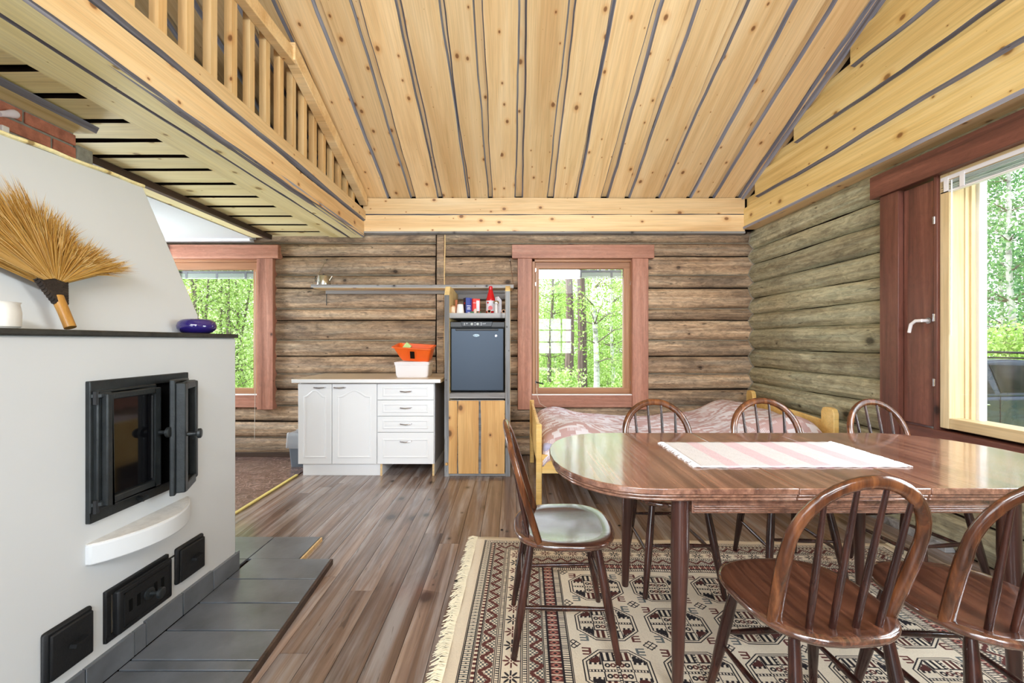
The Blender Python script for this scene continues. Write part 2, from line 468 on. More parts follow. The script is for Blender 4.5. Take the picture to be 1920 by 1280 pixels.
ZB = [0.0, .198, .368, .533, .709, .874, 1.063, 1.231, 1.447, 1.569, 1.791, 1.93, 2.129, 2.27, 2.40]
ZR = [0.0, .22, .42, .60, .79, .955, 1.14, 1.35, 1.51, 1.673, 1.845, 2.04, 2.20, 2.41]
BUL = .052
# wall slabs with openings
def wall_slab(name, spans, fn):
    mb = MB()
    for a0, z0, a1, z1 in spans: fn(mb, a0, z0, a1, z1)
    return tag(mb.build(name, SHADOW_GAP), kind='structure')
W1, W2 = (-3.72, -2.66), (.215, 1.29)
OZ0, OZ1 = .655, 2.095
YW = YB+BUL-.005
ZT = 2.75
WB = wall_slab('wall_back', [(XL-.1, 0, W1[0], ZT), (W1[0], 0, W1[1], OZ0), (W1[0], OZ1, W1[1], ZT), (W1[1], 0, W2[0], ZT),
                             (W2[0], 0, W2[1], OZ0), (W2[0], OZ1, W2[1], ZT), (W2[1], 0, XR+.25, ZT)],
               lambda m, a0, z0, a1, z1: m.box(a0, YW, z0, a1, YW+.17, z1))
for i in range(len(ZB)-1):
    z0, z1 = ZB[i], ZB[i+1]; zc = (z0+z1)/2
    if z1 > .60 and z0 < OZ1-.02: spans = [(XL, W1[0]-.05), (W1[1]+.05, W2[0]-.04), (W2[1]+.04, XR+.06)]
    else: spans = [(XL, XR+.06)]
    for j, (a, b) in enumerate(spans):
        log_piece(b-a, z1-z0+.004, BUL, 1000+i*7+j).build('log', LOG, WB, Mx((-1, 0, 0), (0, 0, 1), (b, YB+BUL, zc)), smooth=True, ang=60)
    # caulking line in the seam
    if i:
        for a, b in spans:
            MB().box(a, YB+BUL-.022, z0-.004, b, YB+BUL, z0+.004).build('seam', CAULK if i % 2 else SHADOW_GAP, WB)
XW = XR+BUL-.005
RW = (.5, 2.70); RZ0, RZ1 = .72, 2.19
WR = wall_slab('wall_right', [(YF-.1, 0, RW[0], ZT), (RW[0], 0, RW[1], RZ0), (RW[0], RZ1, RW[1], ZT), (RW[1], 0, YB+.3, ZT)],
               lambda m, a0, z0, a1, z1: m.box(XW, a0, z0, XW+.15, a1, z1))
mb = MB()
mb.prism([(YF-.1, ZT), (YB+.3, ZT), (YB+.3, roof_z(EAVE_Y)-.1), (RIDGE_Y, roof_z(RIDGE_Y)+.12), (YF-.1, roof_z(YF)+.1)], XR-.045, XW+.15, lambda u, v, a: (a, u, v))
mb.box(XR-.045, YF, 2.425, XW, YB+.05, ZT)
mb.build('gable_backing', SHADOW_GAP, WR)
for i in range(len(ZR)-1):
    z0, z1 = ZR[i], ZR[i+1]; zc = (z0+z1)/2
    if z1 > RZ0+.03 and z0 < RZ1-.05: spans = [(YF, RW[0]-.02), (RW[1]+.02, YB+.06)]
    else: spans = [(YF, YB+.06)]
    for j, (a, b) in enumerate(spans):
        log_piece(b-a, z1-z0+.004, BUL, 2000+i*7+j).build('log', LOG_R, WR, Mx((0, 1, 0), (0, 0, 1), (XR+BUL, a, zc)), smooth=True, ang=60)
# scribed corner caulk between the two walls is left to the logs themselves
# gable boards on the right wall
Mg = Mx((0, 1, 0), (0, 0, 1), (2.43, YF, 0))
gb = [(2.415, 2.605), (2.668, 2.872), (2.93, 3.13), (3.19, 3.40), (3.46, 3.66), (3.72, 3.92), (3.98, 4.18), (4.24, 4.44)]
def gable_len(z): return min(4.36, EAVE_Y-(z-EAVE_Z)/SL+.12)-YF
for i, (a, b) in enumerate(gb):
    live_board('plank', gable_len(b) if b > EAVE_Z else 4.36-YF, a, b, .032, [PINE_Y, BARK], WR, Mg, 700+i, amp=.011, bev=.014)
    if i: live_board('plank', gable_len(a), gb[i-1][1]-.05, a+.05, .02, [PINE_Y, BARK], WR, Mg @ T((0, 0, .033)), 740+i, amp=.004, step=.5)
live_board('plank', 4.37-YF, 2.425, 2.60, .025, [PINE, BARK], WR, Mx((0, -1, 0), (1, 0, 0), (0, 4.37, 2.395)), 760, amp=.003, bev=.004)
live_board('plank', Lr, 2.40, 2.435, .05, [BARK, BARK], WR, Mroof @ T((0, 0, -.018)), 771, amp=.008, bev=.004)
# eave boards across the back wall
EB = tag(MB().box(-1.6, 4.392, 2.36, XR-.05, 4.46, 2.74).build('trim_1', SHADOW_GAP), kind='structure')
Me = Mx((-1, 0, 0), (0, 0, 1), (2.44, 4.36, 0))
live_board('plank', 4.0, 2.555, 2.722, .03, [PINE, BARK], EB, Me, 801, amp=.005, bev=.006)
live_board('plank', 4.0, 2.372, 2.545, .03, [PINE, BARK], EB, Me, 802, amp=.004, bev=.006)
MB().box(-1.6, 4.35, 2.352, XR-.09, 4.46, 2.372).build('bottom_board', GREYW, EB)
# closing walls behind and to the left of the camera
mb = MB()
for (x0, z0, x1, z1) in [(XL-.1, 0, -2.6, 2.3), (-.4, 0, .72, 2.3), (.72, 0, 1.68, .86), (.72, 1.88, 1.68, 2.3), (1.68, 0, XR+.25, 2.3),
                         (-2.6, 2.2, -.4, 2.3), (XL-.1, 2.3, XR+.25, 2.55), (XL-.1, 2.55, -1.5, 3.35), (1.9, 2.55, XR+.25, 3.35), (-2.6, 0, -.4, .2)]:
    mb.box(x0, YF-.08, z0, x1, YF, z1)
tag(mb.build('wall_front', LOG), kind='structure')
# window behind the camera whose muntins show as a reflection
w4 = tag(thing('window_4', None, None, (1.2, YF-.04, .86)), kind='structure')
mb = MB()
for a in (-.48, -.16, .16, .45): mb.box(a, -.03, 0, a+.03, .03, 1.02)
for z in (0, .33, .66, .99): mb.box(-.48, -.03, z, .48, .03, z+.03)
mb.build('muntin_frame', SASHW[2], w4)
MB().box(-.48, -.004, 0, .48, .004, 1.02).build('pane', PANE, w4)
mb = MB()
mb.prism([(YF-.1, 2.0), (YB+.3, 2.0), (YB+.3, roof_z(EAVE_Y)), (RIDGE_Y, roof_z(RIDGE_Y)+.1), (YF-.1, roof_z(YF)+.1)], XL-.1, XL, lambda u, v, a: (a, u, v))
mb.box(XL-.1, YF-.1, 0, XL, 3.28, 2.0); mb.box(XL-.1, 3.96, 0, XL, YB+.3, 2.0); mb.box(XL-.1, 3.28, 0, XL, 3.96, .8)
tag(mb.build('wall_left', PLASTER), kind='structure')
w5 = tag(thing('added_window', None, None, (XL-.04, 3.62, .8)), kind='structure')  # made-up window, put in to hold the alcove fill lamp
mb = MB()
for a in (-.34, .29): mb.box(-.03, a, 0, .03, a+.05, 1.2)
for z in (0, 1.15): mb.box(-.03, -.34, z, .03, .34, z+.05)
mb.build('sash', SASHW[2], w5)
MB().box(-.004, -.30, .04, .004, .30, 1.16).build('pane', PANE, w5)
# caulk along the scribed corner between the two log walls
def prof_b(z, zs_):
    for a, b in zip(zs_[:-1], zs_[1:]):
        if a <= z < b:
            t = 2*(z-a)/(b-a)-1; return BUL*(max(0, 1-abs(t)**2.5)**.55)
    return 0
pts = [(XR+BUL-prof_b(z, ZR)-.004, YB+BUL-prof_b(z, ZB)-.004, z) for z in np.linspace(.45, 2.36, 150)]
tag(MB().tube(pts, .006, 6).build('trim_6', CAULK), kind='structure')

# ---------------------------------------------------------------- floor
FL = tag(MB().box(XL-.1, YF-.1, -.12, XR+.25, YB+.3, -.022).build('floor', SHADOW_GAP), kind='structure')
xx = 2.62
kk = 0
while xx > -1.945:
    wd = rnd.choice((.115, .118, .120))
    if xx - wd < -1.95: wd = xx+1.95
    y = YF
    y += 0
    while y < YB+.05:
        L = rnd.uniform(1.3, 2.9); y2 = min(y+L, YB+.06)
        if YB+.06-y2 < .3: y2 = YB+.06
        MB().box(0, -(wd-.0022)/2, -.02, y2-y-.0015, (wd-.0022)/2, rnd.uniform(-.0006, .0006)).build(
            'plank', FLOORM, FL, Mx((0, 1, 0), (-1, 0, 0), (xx-wd/2, y, 0)))
        y = y2
    xx -= wd; kk += 1
# OSB sheets under lacquer in the alcove
s = NT('lacquered_strand_board'); vec, _ = s.objvec(False)
vo = s.n('ShaderNodeTexVoronoi'); vo.inputs['Scale'].default_value = 1
ns = s.n('ShaderNodeTexNoise'); ns.inputs['Scale'].default_value = 7; s.l(vec, ns.inputs['Vector'])
vv_ = s.mix('ADD', .35, vec, ns.outputs['Color'])
s.l(s.mapped(vv_, (95, 30, 40)), vo.inputs['Vector'])
sp_ = s.n('ShaderNodeSeparateColor'); s.l(vo.outputs['Color'], sp_.inputs[0])
s.l(s.ramp(sp_.outputs[0], [(0, lin(74, 52, 46)), (.5, lin(112, 84, 76)), (1, lin(158, 130, 120))]), s.b.inputs['Base Color'])
s.set(Roughness=.22, Coat_Weight=.8, Coat_Roughness=.15, Coat_IOR=1.7); s.bump(vo.outputs['Distance'], .3, .004)
OSB = s.m
for a, b in ((YF, -.2), (-.2, 2.2), (2.2, YB+.06)):
    MB().box(XL, a+.001, -.02, -1.965, b-.001, .001).build('sheet', OSB, FL)
YEL = plain('yellow_edge_strip', lin(222, 202, 120), .5, var=.05)
tag(MB().box(-1.972, 1.9, 0, -1.945, 3.79, .012).build('trim_2', YEL, bevel=.004), kind='structure')
tag(MB().box(XL, YB-.02, 0, -1.97, YB+.03, .045).build('baseboard_back', DKBROWN, bevel=.004), kind='structure')
tag(MB().box(XR-.03, 2.4, 0, XR+.03, YB, .05).build('baseboard_right', GREYW, bevel=.004), kind='structure')

# ---------------------------------------------------------------- alcove ceiling (white) and loft
tag(MB().box(XL, 1.2, 2.30, -2.72, YB+.05, 2.34).build('ceiling_alcove', PLASTER), kind='structure')
tag(MB().box(XL, YB-.06, 2.275, -2.75, YB+.02, 2.30).build('trim_3', WHITE), kind='structure')
LOFT = tag(MB().box(XL, YF, 2.37, -1.60, YB+.05, 2.43).build('ceiling_loft', SHADOW_GAP), kind='structure')
# beam boards facing the room
Mb = Mx((0, -1, 0), (0, 0, 1), (-1.55, 4.36, 0))
live_board('plank', 6.9, 2.316, 2.468, .04, [PINE, BARK], LOFT, Mb, 901, amp=.009, bev=.020)
live_board('plank', 6.9, 2.498, 2.585, .035, [PINE, BARK], LOFT, Mb @ T((0, 0, -.016)), 902, amp=.008, bev=.020)
MB().box(-1.66, YF, 2.33, -1.592, 4.36, 2.56).build('beam', SHADOW_GAP, LOFT)
# boards under the beam and cross boards
Mu = Mx((0, 1, 0), (-1, 0, 0), (0, YF, 2.308))
live_board('plank', 4.36-YF, 1.562, 1.692, .03, [PINE_DAYLIT, BARK], LOFT, Mu, 911, amp=.008, bev=.012)
live_board('plank', 4.36-YF, 1.722, 1.915, .03, [PINE_DAYLIT, BARK], LOFT, Mu @ T((0, 0, .004)), 912, amp=.007, bev=.012)
gaps = [-.1, .25, .6, .95, 1.23, 1.46, 1.70, 1.893, 2.111, 2.313, 2.511, 2.709, 2.952, 3.214, 3.447, 3.716, 3.99, 4.236, 4.44]
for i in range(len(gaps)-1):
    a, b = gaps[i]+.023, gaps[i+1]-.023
    live_board('plank', (1.66 if b < 2.3 else 1.11), a, b, .022, [PINE_DAYLIT, SHADOW_GAP], LOFT, Mx((1, 0, 0), (0, 1, 0), (-3.3 if b < 2.3 else -2.75, 0, 2.338)), 930+i, amp=.005, bev=.003, x0=0 if b < 2.3 else 0)
live_board('plank', 2.0, 2.56, 2.745, .028, [PINE_DAYLIT, BARK], LOFT, Mx((0, 1, 0), (-1, 0, 0), (0, 2.35, 2.306)), 961, amp=.004, bev=.006)
live_board('plank', 2.0, 2.515, 2.557, .045, [DKBROWN, DKBROWN], LOFT, Mx((0, 1, 0), (-1, 0, 0), (0, 2.36, 2.288)), 962, amp=.004, bev=.003)
live_board('plank', 3.6, 2.155, 2.40, .03, [PINE_DAYLIT, BARK], LOFT, Mx((0, 1, 0), (-1, 0, 0), (0, -1.44, 2.298)), 963, amp=.006, bev=.014)
# balustrade
BAL = thing('balustrade', 'pine loft balustrade of square upright balusters with a rail that slopes down along the roof', 'railing', (-1.606, 0, 2.58))
def rail_bot(y): return min(3.165, 2.645 + .385*(4.30-y))-2.58
y = 1.864 - .1628*14
mbal = None
while y < 4.2:
    top = rail_bot(y+.02)+.055
    if top > .05:
        MB().box(-.022, y, -.09, .022, y+.046, top).build('baluster', PINE_Z, BAL)
    y += .1628
yk = 4.30-(3.165-2.645)/.385
MB().prism([(-.6, 3.165-2.58), (yk-.03, 3.165-2.58), (yk-.05, 3.265-2.58), (-.6, 3.265-2.58)], .023, .085, lambda u, v, a: (a, u, v)).build('handrail', PINE, BAL, T((0, 0, 0)), bevel=.004)
MB().prism([(yk-.06, rail_bot(yk)+.015), (4.33, 2.635-2.58), (4.33, 2.74-2.58), (yk-.06, rail_bot(yk)+.135)], .023, .100, lambda u, v, a: (a, u, v)).build('sloping_rail', PINE, BAL, bevel=.004)
# scribed post on the back wall
tag(MB().box(-.80, YB-.012, .88, -.72, YB+.05, 2.355).build('trim_4', LOG, bevel=.01), kind='structure')
for xx in (-.805, -.715):
    pts = [(xx+.004*math.sin(z*9), YB-.004, z) for z in np.linspace(.05, 2.355, 24)]
    tag(MB().tube(pts, .007, 6).build('trim_5', SHADOW_GAP if xx < -.75 else CHIP), kind='structure')

# ---------------------------------------------------------------- windows
def window_back(name, xa, xb, gl, casing, sash, show_left=True, mats=None):
    """xa..xb opening; gl = glass (x0,x1,z0,z1)"""
    t = tag(thing(name, None, None, (xa, YB, OZ0)), kind='structure')
    P = T((-xa, -YB, -OZ0))
    def part(nm, b, m, bev=.004):
        mb = MB(); mb.box(*b); o = mb.build(nm, m, t, P, bevel=bev); return o
    yc = YB-.055
    part('casing', (xa-.215, yc, 2.094, xb+.205, YB+.05, 2.236), casing[0])
    part('casing', (xa-.155, yc+.008, .503, xa-.005, YB+.05, 2.094), casing[2])
    part('casing', (xb-.025, yc+.008, .503, xb+.145, YB+.05, 2.094), casing[2])
    part('apron', (xa-.005, yc+.016, .525, xb-.025, YB+.05, .654), casing[0])
    part('sill', (xa-.005, yc+.02, .652, xb-.025, YB+.12, .664), WHITE, .002)
    x0, x1, z0, z1 = gl; yf0, yf1 = YB+.01, YB+.075
    part('jamb', (xa, yf0-.012, OZ0, xa+.03, yf1+.09, OZ1), sash[2])
    part('jamb', (xb-.03, yf0-.012, OZ0, xb, yf1+.09, OZ1), sash[2])
    part('head', (xa, yf0-.012, OZ1-.03, xb, yf1+.09, OZ1), sash[0])
    part('stool', (xa, yf0, OZ0, xb, yf1+.09, OZ0+.012), sash[0])
    part('sash_rail', (xa+.03, yf0, z1, xb-.03, yf1, OZ1-.03), sash[0])
    part('sash_rail', (xa+.03, yf0, OZ0+.012, xb-.03, yf1, z0), sash[0])
    part('sash_stile', (xa+.03, yf0+.001, z0-.01, x0, yf1, z1+.01), sash[2])
    part('sash_stile', (x1, yf0+.001, z0-.01, xb-.03, yf1, z1+.01), sash[2])
    part('pane', (x0-.01, yf0+.030, z0-.01, x1+.01, yf0+.036, z1+.01), PANE, 0)
    return t, P, part
w1, P1, part1 = window_back('window_1', W1[0], W1[1], (-3.60, -2.755, .722, 1.985), STAIN, SASHW)
w2, P2, part2 = window_back('window_2', W2[0], W2[1], (.288, 1.19, .726, 1.995), STAIN, SASHW)
def hardware(t, P, x, zs):
    for z in zs:
        MB().box(x-.006, YB+.002, z-.02, x+.006, YB+.012, z+.02).build('catch', CHROME, t, P, bevel=.002)
hardware(w2, P2, .252, (.79, 1.83, 1.98)); hardware(w2, P2, 1.262, (.78, 1.84)); hardware(w1, P1, -2.70, (.88, 1.84))
MB().tube([(.255, YB, .79), (.30, YB-.03, .78), (.335, YB-.035, .772)], .007, 8).build('latch', IRON, w2, P2, smooth=True)
SLAT = plain('blind_slat', lin(206, 216, 214), .4, var=.02)
BLIND_D = plain('blind_rail', lin(120, 124, 132), .5, var=.05)
def blind_back(label, x0, x1, z):
    b = thing('venetian_blind', label, 'blind', ((x0+x1)/2, YB+.075, z))
    hw = (x1-x0)/2
    MB().box(-hw, -.014, -.012, hw, .014, .012).build('headrail', BLIND_D, b, bevel=.002)
    for k in range(7):
        MB().box(-hw, -.013, -.019-k*.0062, hw, .013, -.0165-k*.0062).build('slat', SLAT, b)
    MB().box(-hw, -.013, -.072, hw, .013, -.062).build('bottom_rail', SLAT, b, bevel=.002)
    for xx in (-hw*.8, 0, hw*.75):
        MB().box(xx-.012, -.016, -.07, xx+.012, -.0145, .0).build('ladder_tape', BLIND_D, b)
    return b
blind_back('venetian blind drawn up inside the window beside the bed', .295, 1.183, 1.978)
blind_back('venetian blind drawn up inside the window behind the masonry stove', -3.59, -2.765, 1.968)
CORD = plain('white_cord', lin(214, 208, 196), .7)
def cord(label, pts):
    return tag(MB().tube(pts, .0022, 5).build('blind_cord', CORD), label, 'cord')
cord('thin blind cord running down past the window casing behind the stove', [(-2.69, YB-.06, 1.95), (-2.688, YB-.07, 1.4), (-2.685, YB-.072, .7), (-2.69, YB-.075, .20)])
cord('thin blind cord looping from the middle window down to the bed', [(.258, YB-.002, 1.95), (.256, YB-.004, 1.2), (.262, YB-.008, .72), (.262, YB-.07, .66), (.29, YB-.08, .575), (.34, YB-.10, .545), (.375, YB-.11, .53), (.37, YB-.12, .50), (.35, YB-.14, .515)])

# right window with ventilation hatch
w3 = tag(thing('window_3', None, None, (XR, 2.65, RZ0)), kind='structure')
P3 = T((-XR, -2.65, -RZ0))
def part3(nm, b, m, bev=.004):
    return MB().box(*b).build(nm, m, w3, P3, bevel=bev)
part3('casing', (2.445, .3, 2.185, 2.60, 2.845, 2.335), STAIN_D[1])
part3('casing', (2.465, 2.655, .60, 2.60, 2.79, 2.186), STAIN_D[2])
part3('apron', (2.475, .3, .585, 2.60, 2.655, .705), STAIN_D[1])
part3('vent_post', (2.478, 2.425, .70, 2.62, 2.448, 2.186), STAIN_D[2])
h = part3('vent_hatch', (2.495, 2.45, .715, 2.52, 2.65, 2.176), STAIN_D[2])
mb = MB(); mb.tube([(2.49, 2.492, 1.345), (2.455, 2.492, 1.345)], .010, 10); mb.tube([(2.457, 2.492, 1.345), (2.45, 2.525, 1.345), (2.448, 2.553, 1.325), (2.448, 2.565, 1.275)], [.010, .010, .0095, .009], 10)
ho = mb.build('handle', PLASW, w3, P3, smooth=True)
mb = MB(); mb.lathe([(.018, 0), (.018, .005), (.0, .006)], 16, M=Matrix.Translation((2.495, 2.492, 1.345)) @ Matrix.Rotation(-R(90), 4, 'Y')); mb.build('handle_rose', GREYW, w3, P3)
for z in (.98, 1.36, 1.93):
    MB().tube([(2.474, 2.44, z-.022), (2.474, 2.44, z+.022)], .007, 8).build('hinge', CHROME, w3, P3, smooth=True)
part3('frame_stile', (2.492, 2.372, .72, 2.58, 2.424, 2.186), SASHP[2])
part3('frame_rail', (2.492, .5, .722, 2.58, 2.372, .782), SASHP[1])
part3('frame_rail', (2.492, .5, 2.14, 2.58, 2.372, 2.186), SASHP[1])
part3('frame_stile', (2.492, .5, .782, 2.58, .555, 2.14), SASHP[2])
part3('pane', (2.528, .55, .775, 2.533, 2.38, 2.145), PANE, 0)
part3('jamb', (2.58, 2.378, .72, 2.655, 2.43, 2.186), SASHP[2])
part3('jamb', (2.582, 2.370, .74, 2.60, 2.385, 2.18), SASHP[2])
part3('jamb', (2.615, 2.368, .74, 2.64, 2.384, 2.18), SASHP[2])
part3('outer_stile', (2.655, 2.362, .72, 2.70, 2.43, 2.186), WHITE)
part3('outer_rail', (2.58, .5, .72, 2.70, 2.43, .770), SASHP[1])
part3('outer_rail', (2.58, .5, 2.15, 2.70, 2.43, 2.186), SASHP[1])
part3('outer_pane', (2.668, .5, .765, 2.673, 2.37, 2.155), PANE, 0)
b3 = thing('venetian_blind', 'white venetian blind drawn up at the top of the big window', 'blind', (2.505, 1.4, 2.155))
MB().box(-.014, -.95, -.012, .014, 1.02, .012).build('headrail', PLASW, b3, bevel=.002)
for k in range(9):
    MB().box(-.013, -.95, -.020-k*.0055, .013, 1.015, -.0175-k*.0055).build('slat', SLAT, b3, T((0, 0, 0)) @ Matrix.Rotation(R(rnd.uniform(-1, 1)*.3), 4, 'X'))
MB().box(-.013, -.95, -.082, .013, 1.02, -.071).build('bottom_rail', PLASW, b3, bevel=.002)
MB().tube([(-.016, .955, -.02), (-.020, .955, -.9)], .0035, 6).build('tilt_wand', plain('clear_wand', (.8, .82, .82), .2), b3)
for yy in (.985, .90): MB().box(-.018, yy-.012, -.075, -.014, yy+.012, .0).build('ladder_tape', PLASW, b3)

# ================================================================== OUTDOORS
GZ = -.55
s = NT('forest_floor'); vec, _ = s.objvec(False)
g1 = s.noise(vec, 1.3, 6, .7)
s.l(s.ramp(g1, [(.3, lin(96, 128, 56)), (.5, lin(140, 172, 84)), (.7, lin(186, 206, 126))]), s.b.inputs['Base Color']); s.set(Roughness=.95, Specular_IOR_Level=.05)
tag(MB().box(-45, YB+.5, GZ-.2, 45, 60, GZ).build('ground', s.m), kind='structure')
tag(MB().box(XR+.5, YF-12, GZ-.2, 45, YB+.5, GZ).build('ground', s.m), kind='structure')

def leaf_mat(name, c1, c2, c3):
    s = NT(name)
    ge = s.n('ShaderNodeNewGeometry')
    col = s.ramp(ge.outputs['Random Per Island'], [(0, c1), (.5, c2), (1, c3)])
    s.l(col, s.b.inputs['Base Color']); s.set(Roughness=.5, Specular_IOR_Level=.3)
    tl = s.n('ShaderNodeBsdfTranslucent'); s.l(col, tl.inputs[0])
    mx = s.n('ShaderNodeMixShader'); mx.inputs[0].default_value = .45
    s.l(s.b.outputs[0], mx.inputs[1]); s.l(tl.outputs[0], mx.inputs[2]); s.l(mx.outputs[0], s.out.inputs[0])
    return s.m
LEAF = leaf_mat('birch_leaves', lin(122, 160, 62), lin(172, 206, 104), lin(218, 234, 160))
LEAF2 = leaf_mat('bush_leaves', lin(132, 168, 76), lin(190, 216, 122), lin(234, 244, 196))
NEEDLE = leaf_mat('conifer_needles', lin(66, 92, 54), lin(92, 120, 70), lin(124, 150, 92))
LEAFB = leaf_mat('bluish_birch_leaves', lin(70, 120, 76), lin(108, 156, 100), lin(150, 190, 124))
GRASSM = leaf_mat('grass_blades', lin(110, 150, 56), lin(150, 184, 84), lin(190, 212, 120))
PBARK = wood('pine_bark', lin(150, 126, 120), lin(116, 96, 94), lin(76, 60, 60), axis=2, rough=.9, freq=16, knots=0, bump=.6)
BBARK = wood('birch_bark', lin(232, 230, 226), lin(206, 202, 198), lin(90, 84, 82), axis=0, rough=.7, freq=5, knots=0, bump=.2)
TWIG = plain('twig_bark', lin(112, 98, 92), .9, var=.2)

def leaf_cloud(name, centers, n, spread, size, mat, parent, seed, kind='stuff'):
    rs = np.random.RandomState(seed)
    c = np.array(centers)[rs.randint(0, len(centers), n)]
    p = c + rs.normal(0, 1, (n, 3))*spread
    p[:, 2] = np.maximum(p[:, 2], .05)
    a = rs.normal(0, 1, (n, 3)); a /= np.linalg.norm(a, axis=1)[:, None]
    b = np.cross(a, rs.normal(0, 1, (n, 3))); b /= np.linalg.norm(b, axis=1)[:, None]
    sz = size*rs.uniform(.6, 1.3, n)[:, None]
    q = np.stack([p-a*sz, p+b*sz*.55, p+a*sz, p-b*sz*.55], 1).reshape(-1, 3)
    me = bpy.data.meshes.new(name)
    me.vertices.add(4*n); me.vertices.foreach_set('co', q.ravel())
    me.loops.add(4*n); me.loops.foreach_set('vertex_index', np.arange(4*n))
    me.polygons.add(n); me.polygons.foreach_set('loop_start', np.arange(n)*4); me.polygons.foreach_set('loop_total', np.full(n, 4))
    me.materials.append(mat); me.update(); me.validate()
    o = link(name, me, parent)
    if kind: o['kind'] = kind
    return o

def tree(name, label, loc, h, r, bark, leaf, seed, nleaf, size, crown0=.25, crown_r=1.2, nb=26, group=None, spread=(.28, .28, .2), lean=.03, stems=1):
    q = random.Random(seed)
    t = thing(name, label, 'tree' if stems == 1 else 'bush', loc, 0, group)
    cent = []
    for s_ in range(stems):
        ox, oy = (0, 0) if stems == 1 else (q.uniform(-.5, .5), q.uniform(-.3, .3))
        lx, ly = q.uniform(-lean, lean), q.uniform(-lean, lean)
        pts = []; K = 12
        for i in range(K+1):
            z = h*i/K
            pts.append((ox+lx*z+.03*math.sin(z*1.3+seed)*(i > 0), oy+ly*z+.03*math.cos(z*1.1+seed)*(i > 0), z-.05))
        MB().tube(pts, [r*(1.15 if i == 0 else 1)*(1-.82*i/K) for i in range(K+1)], 8).build('trunk', bark, t, smooth=True)
        mb = MB()
        for k in range(nb//stems):
            f = crown0+(1-crown0)*(k+q.random())/max(1, nb//stems)
            f = min(f, .97); i = int(f*K); p = Vector(pts[i])
            a = q.uniform(0, 6.3); L = crown_r*(1.05-.75*(f-crown0)/(1-crown0))*q.uniform(.55, 1.1)
            e = p + Vector((math.cos(a)*L, math.sin(a)*L, L*q.uniform(-.05, .55)))
            m = (p+e)/2 + Vector((0, 0, L*.10))
            mb.tube([p, m, e], [r*.22*(1.1-f)+.006, r*.13*(1.1-f)+.004, .003], 5)
            for u in (.35, .55, .75, .95, 1.05): cent.append(tuple(p.lerp(e, u) + Vector((0, 0, L*.1*(1-abs(2*u-1))))))
        mb.build('branches', TWIG, t)['kind'] = 'stuff'
    leaf_cloud('foliage', cent, nleaf, np.array(spread), size, leaf, t, seed)
    return t
def at(pxx, Y): return ((pxx-CX)/F*Y, Y, GZ)
# trees seen through the middle window
GRP = 'slender trees in the forest beyond the windows'
tree('pine_tree', 'grey-barked pine trunk beyond the middle window, the left one of the thick pair', at(1068, 15.0), 13, .17, PBARK, NEEDLE, 11, 900, .10, crown0=.5, crown_r=1.6)
tree('pine_tree', 'grey-barked pine trunk beyond the middle window, the right one of the thick pair', at(1091, 14.0), 13, .17, PBARK, NEEDLE, 12, 900, .10, crown0=.5, crown_r=1.6)
tree('birch_tree', 'white-barked birch standing right of the thick pine pair beyond the middle window', at(1118, 13.0), 7, .10, BBARK, LEAF, 13, 2600, .045, crown0=.22, crown_r=1.3, nb=40)
protoA = tree('birch_tree', 'slender leafy birch in the forest beyond the windows', at(1150, 16), 6.6, .075, BBARK, LEAF, 21, 3600, .05, crown0=.16, crown_r=1.5, nb=44, group=GRP)
protoB = tree('birch_tree', 'slender leafy birch in the forest beyond the windows', at(1030, 17), 7.0, .085, TWIG, LEAF, 22, 3800, .055, crown0=.12, crown_r=1.6, nb=46, group=GRP)
q = random.Random(5)
placed = [(-1.0, 15.0)]
def spaced(x, y, d):
    if all(math.hypot(x-a, y-b) > d for a, b in placed): placed.append((x, y)); return True
    return False
i = 0
for _ in range(400):
    if i >= 24: break
    pp = q.uniform(930, 1280); Y = q.uniform(18, 36); p = at(pp, Y)
    if spaced(p[0], p[1], 1.9):
        dup(protoA if i % 2 else protoB, (p[0], p[1], GZ-q.uniform(0, .4)), q.uniform(0, 6.3)); i += 1
for pp, Y in ((345, 14), (420, 17), (480, 15), (390, 22)):
    dup(protoA, at(pp, Y), pp*.7)
# leafy bushes close to the left window
for i, (pp, Y, hh) in enumerate([(395, 6.7, 4.2), (455, 6.9, 3.9), (350, 7.3, 4.4), (500, 7.8, 4.0), (425, 8.6, 4.6)]):
    tree('bush', ('large light green leafy bush close outside the window behind the stove' if i else 'large light green leafy bush outside, nearest to the window behind the stove'),
         at(pp, Y), hh, .035, TWIG, LEAF2, 40+i, 11000, .023, crown0=.04, crown_r=1.0, nb=60, stems=4, lean=.12, spread=(.16, .16, .16), group='leafy bushes outside the stove window' if i else None)
# undergrowth bushes in front of the pines
for i, (pp, Y, hh) in enumerate([(1020, 9.5, 1.1), (1052, 11, 1.0), (1170, 10.5, .9), (1135, 14, 1.2), (1000, 14, 2.0), (1190, 16, 2.2), (1050, 18, 2.2), (1110, 19, 2.0), (1010, 21, 3.4), (1060, 24, 3.8), (1105, 22, 3.2), (1150, 24, 3.6), (1190, 21, 3.2), (1030, 27, 4.4), (1085, 29, 4.6), (1135, 28, 4.6), (1175, 28, 4.4)]):
    tree('bush', 'low green bush in the undergrowth beyond the middle window', at(pp, Y), hh, .015, TWIG, LEAF2, 60+i, 1500 if hh < 3 else 4000, .04, crown0=.08, crown_r=.55 if hh < 3 else 1.0, nb=24 if hh < 3 else 48, stems=3, lean=.25, spread=(.15, .15, .12), group='undergrowth bushes beyond the middle window')
rs = np.random.RandomState(3); n = 9000
gx = rs.uniform(-1, 8, n); gy = rs.uniform(7, 20, n)
leaf_cloud('grass', [(a, b, GZ+.1) for a, b in zip(gx, gy)], 9000, np.array((.02, .02, .0)), .10, GRASSM, None, 9)
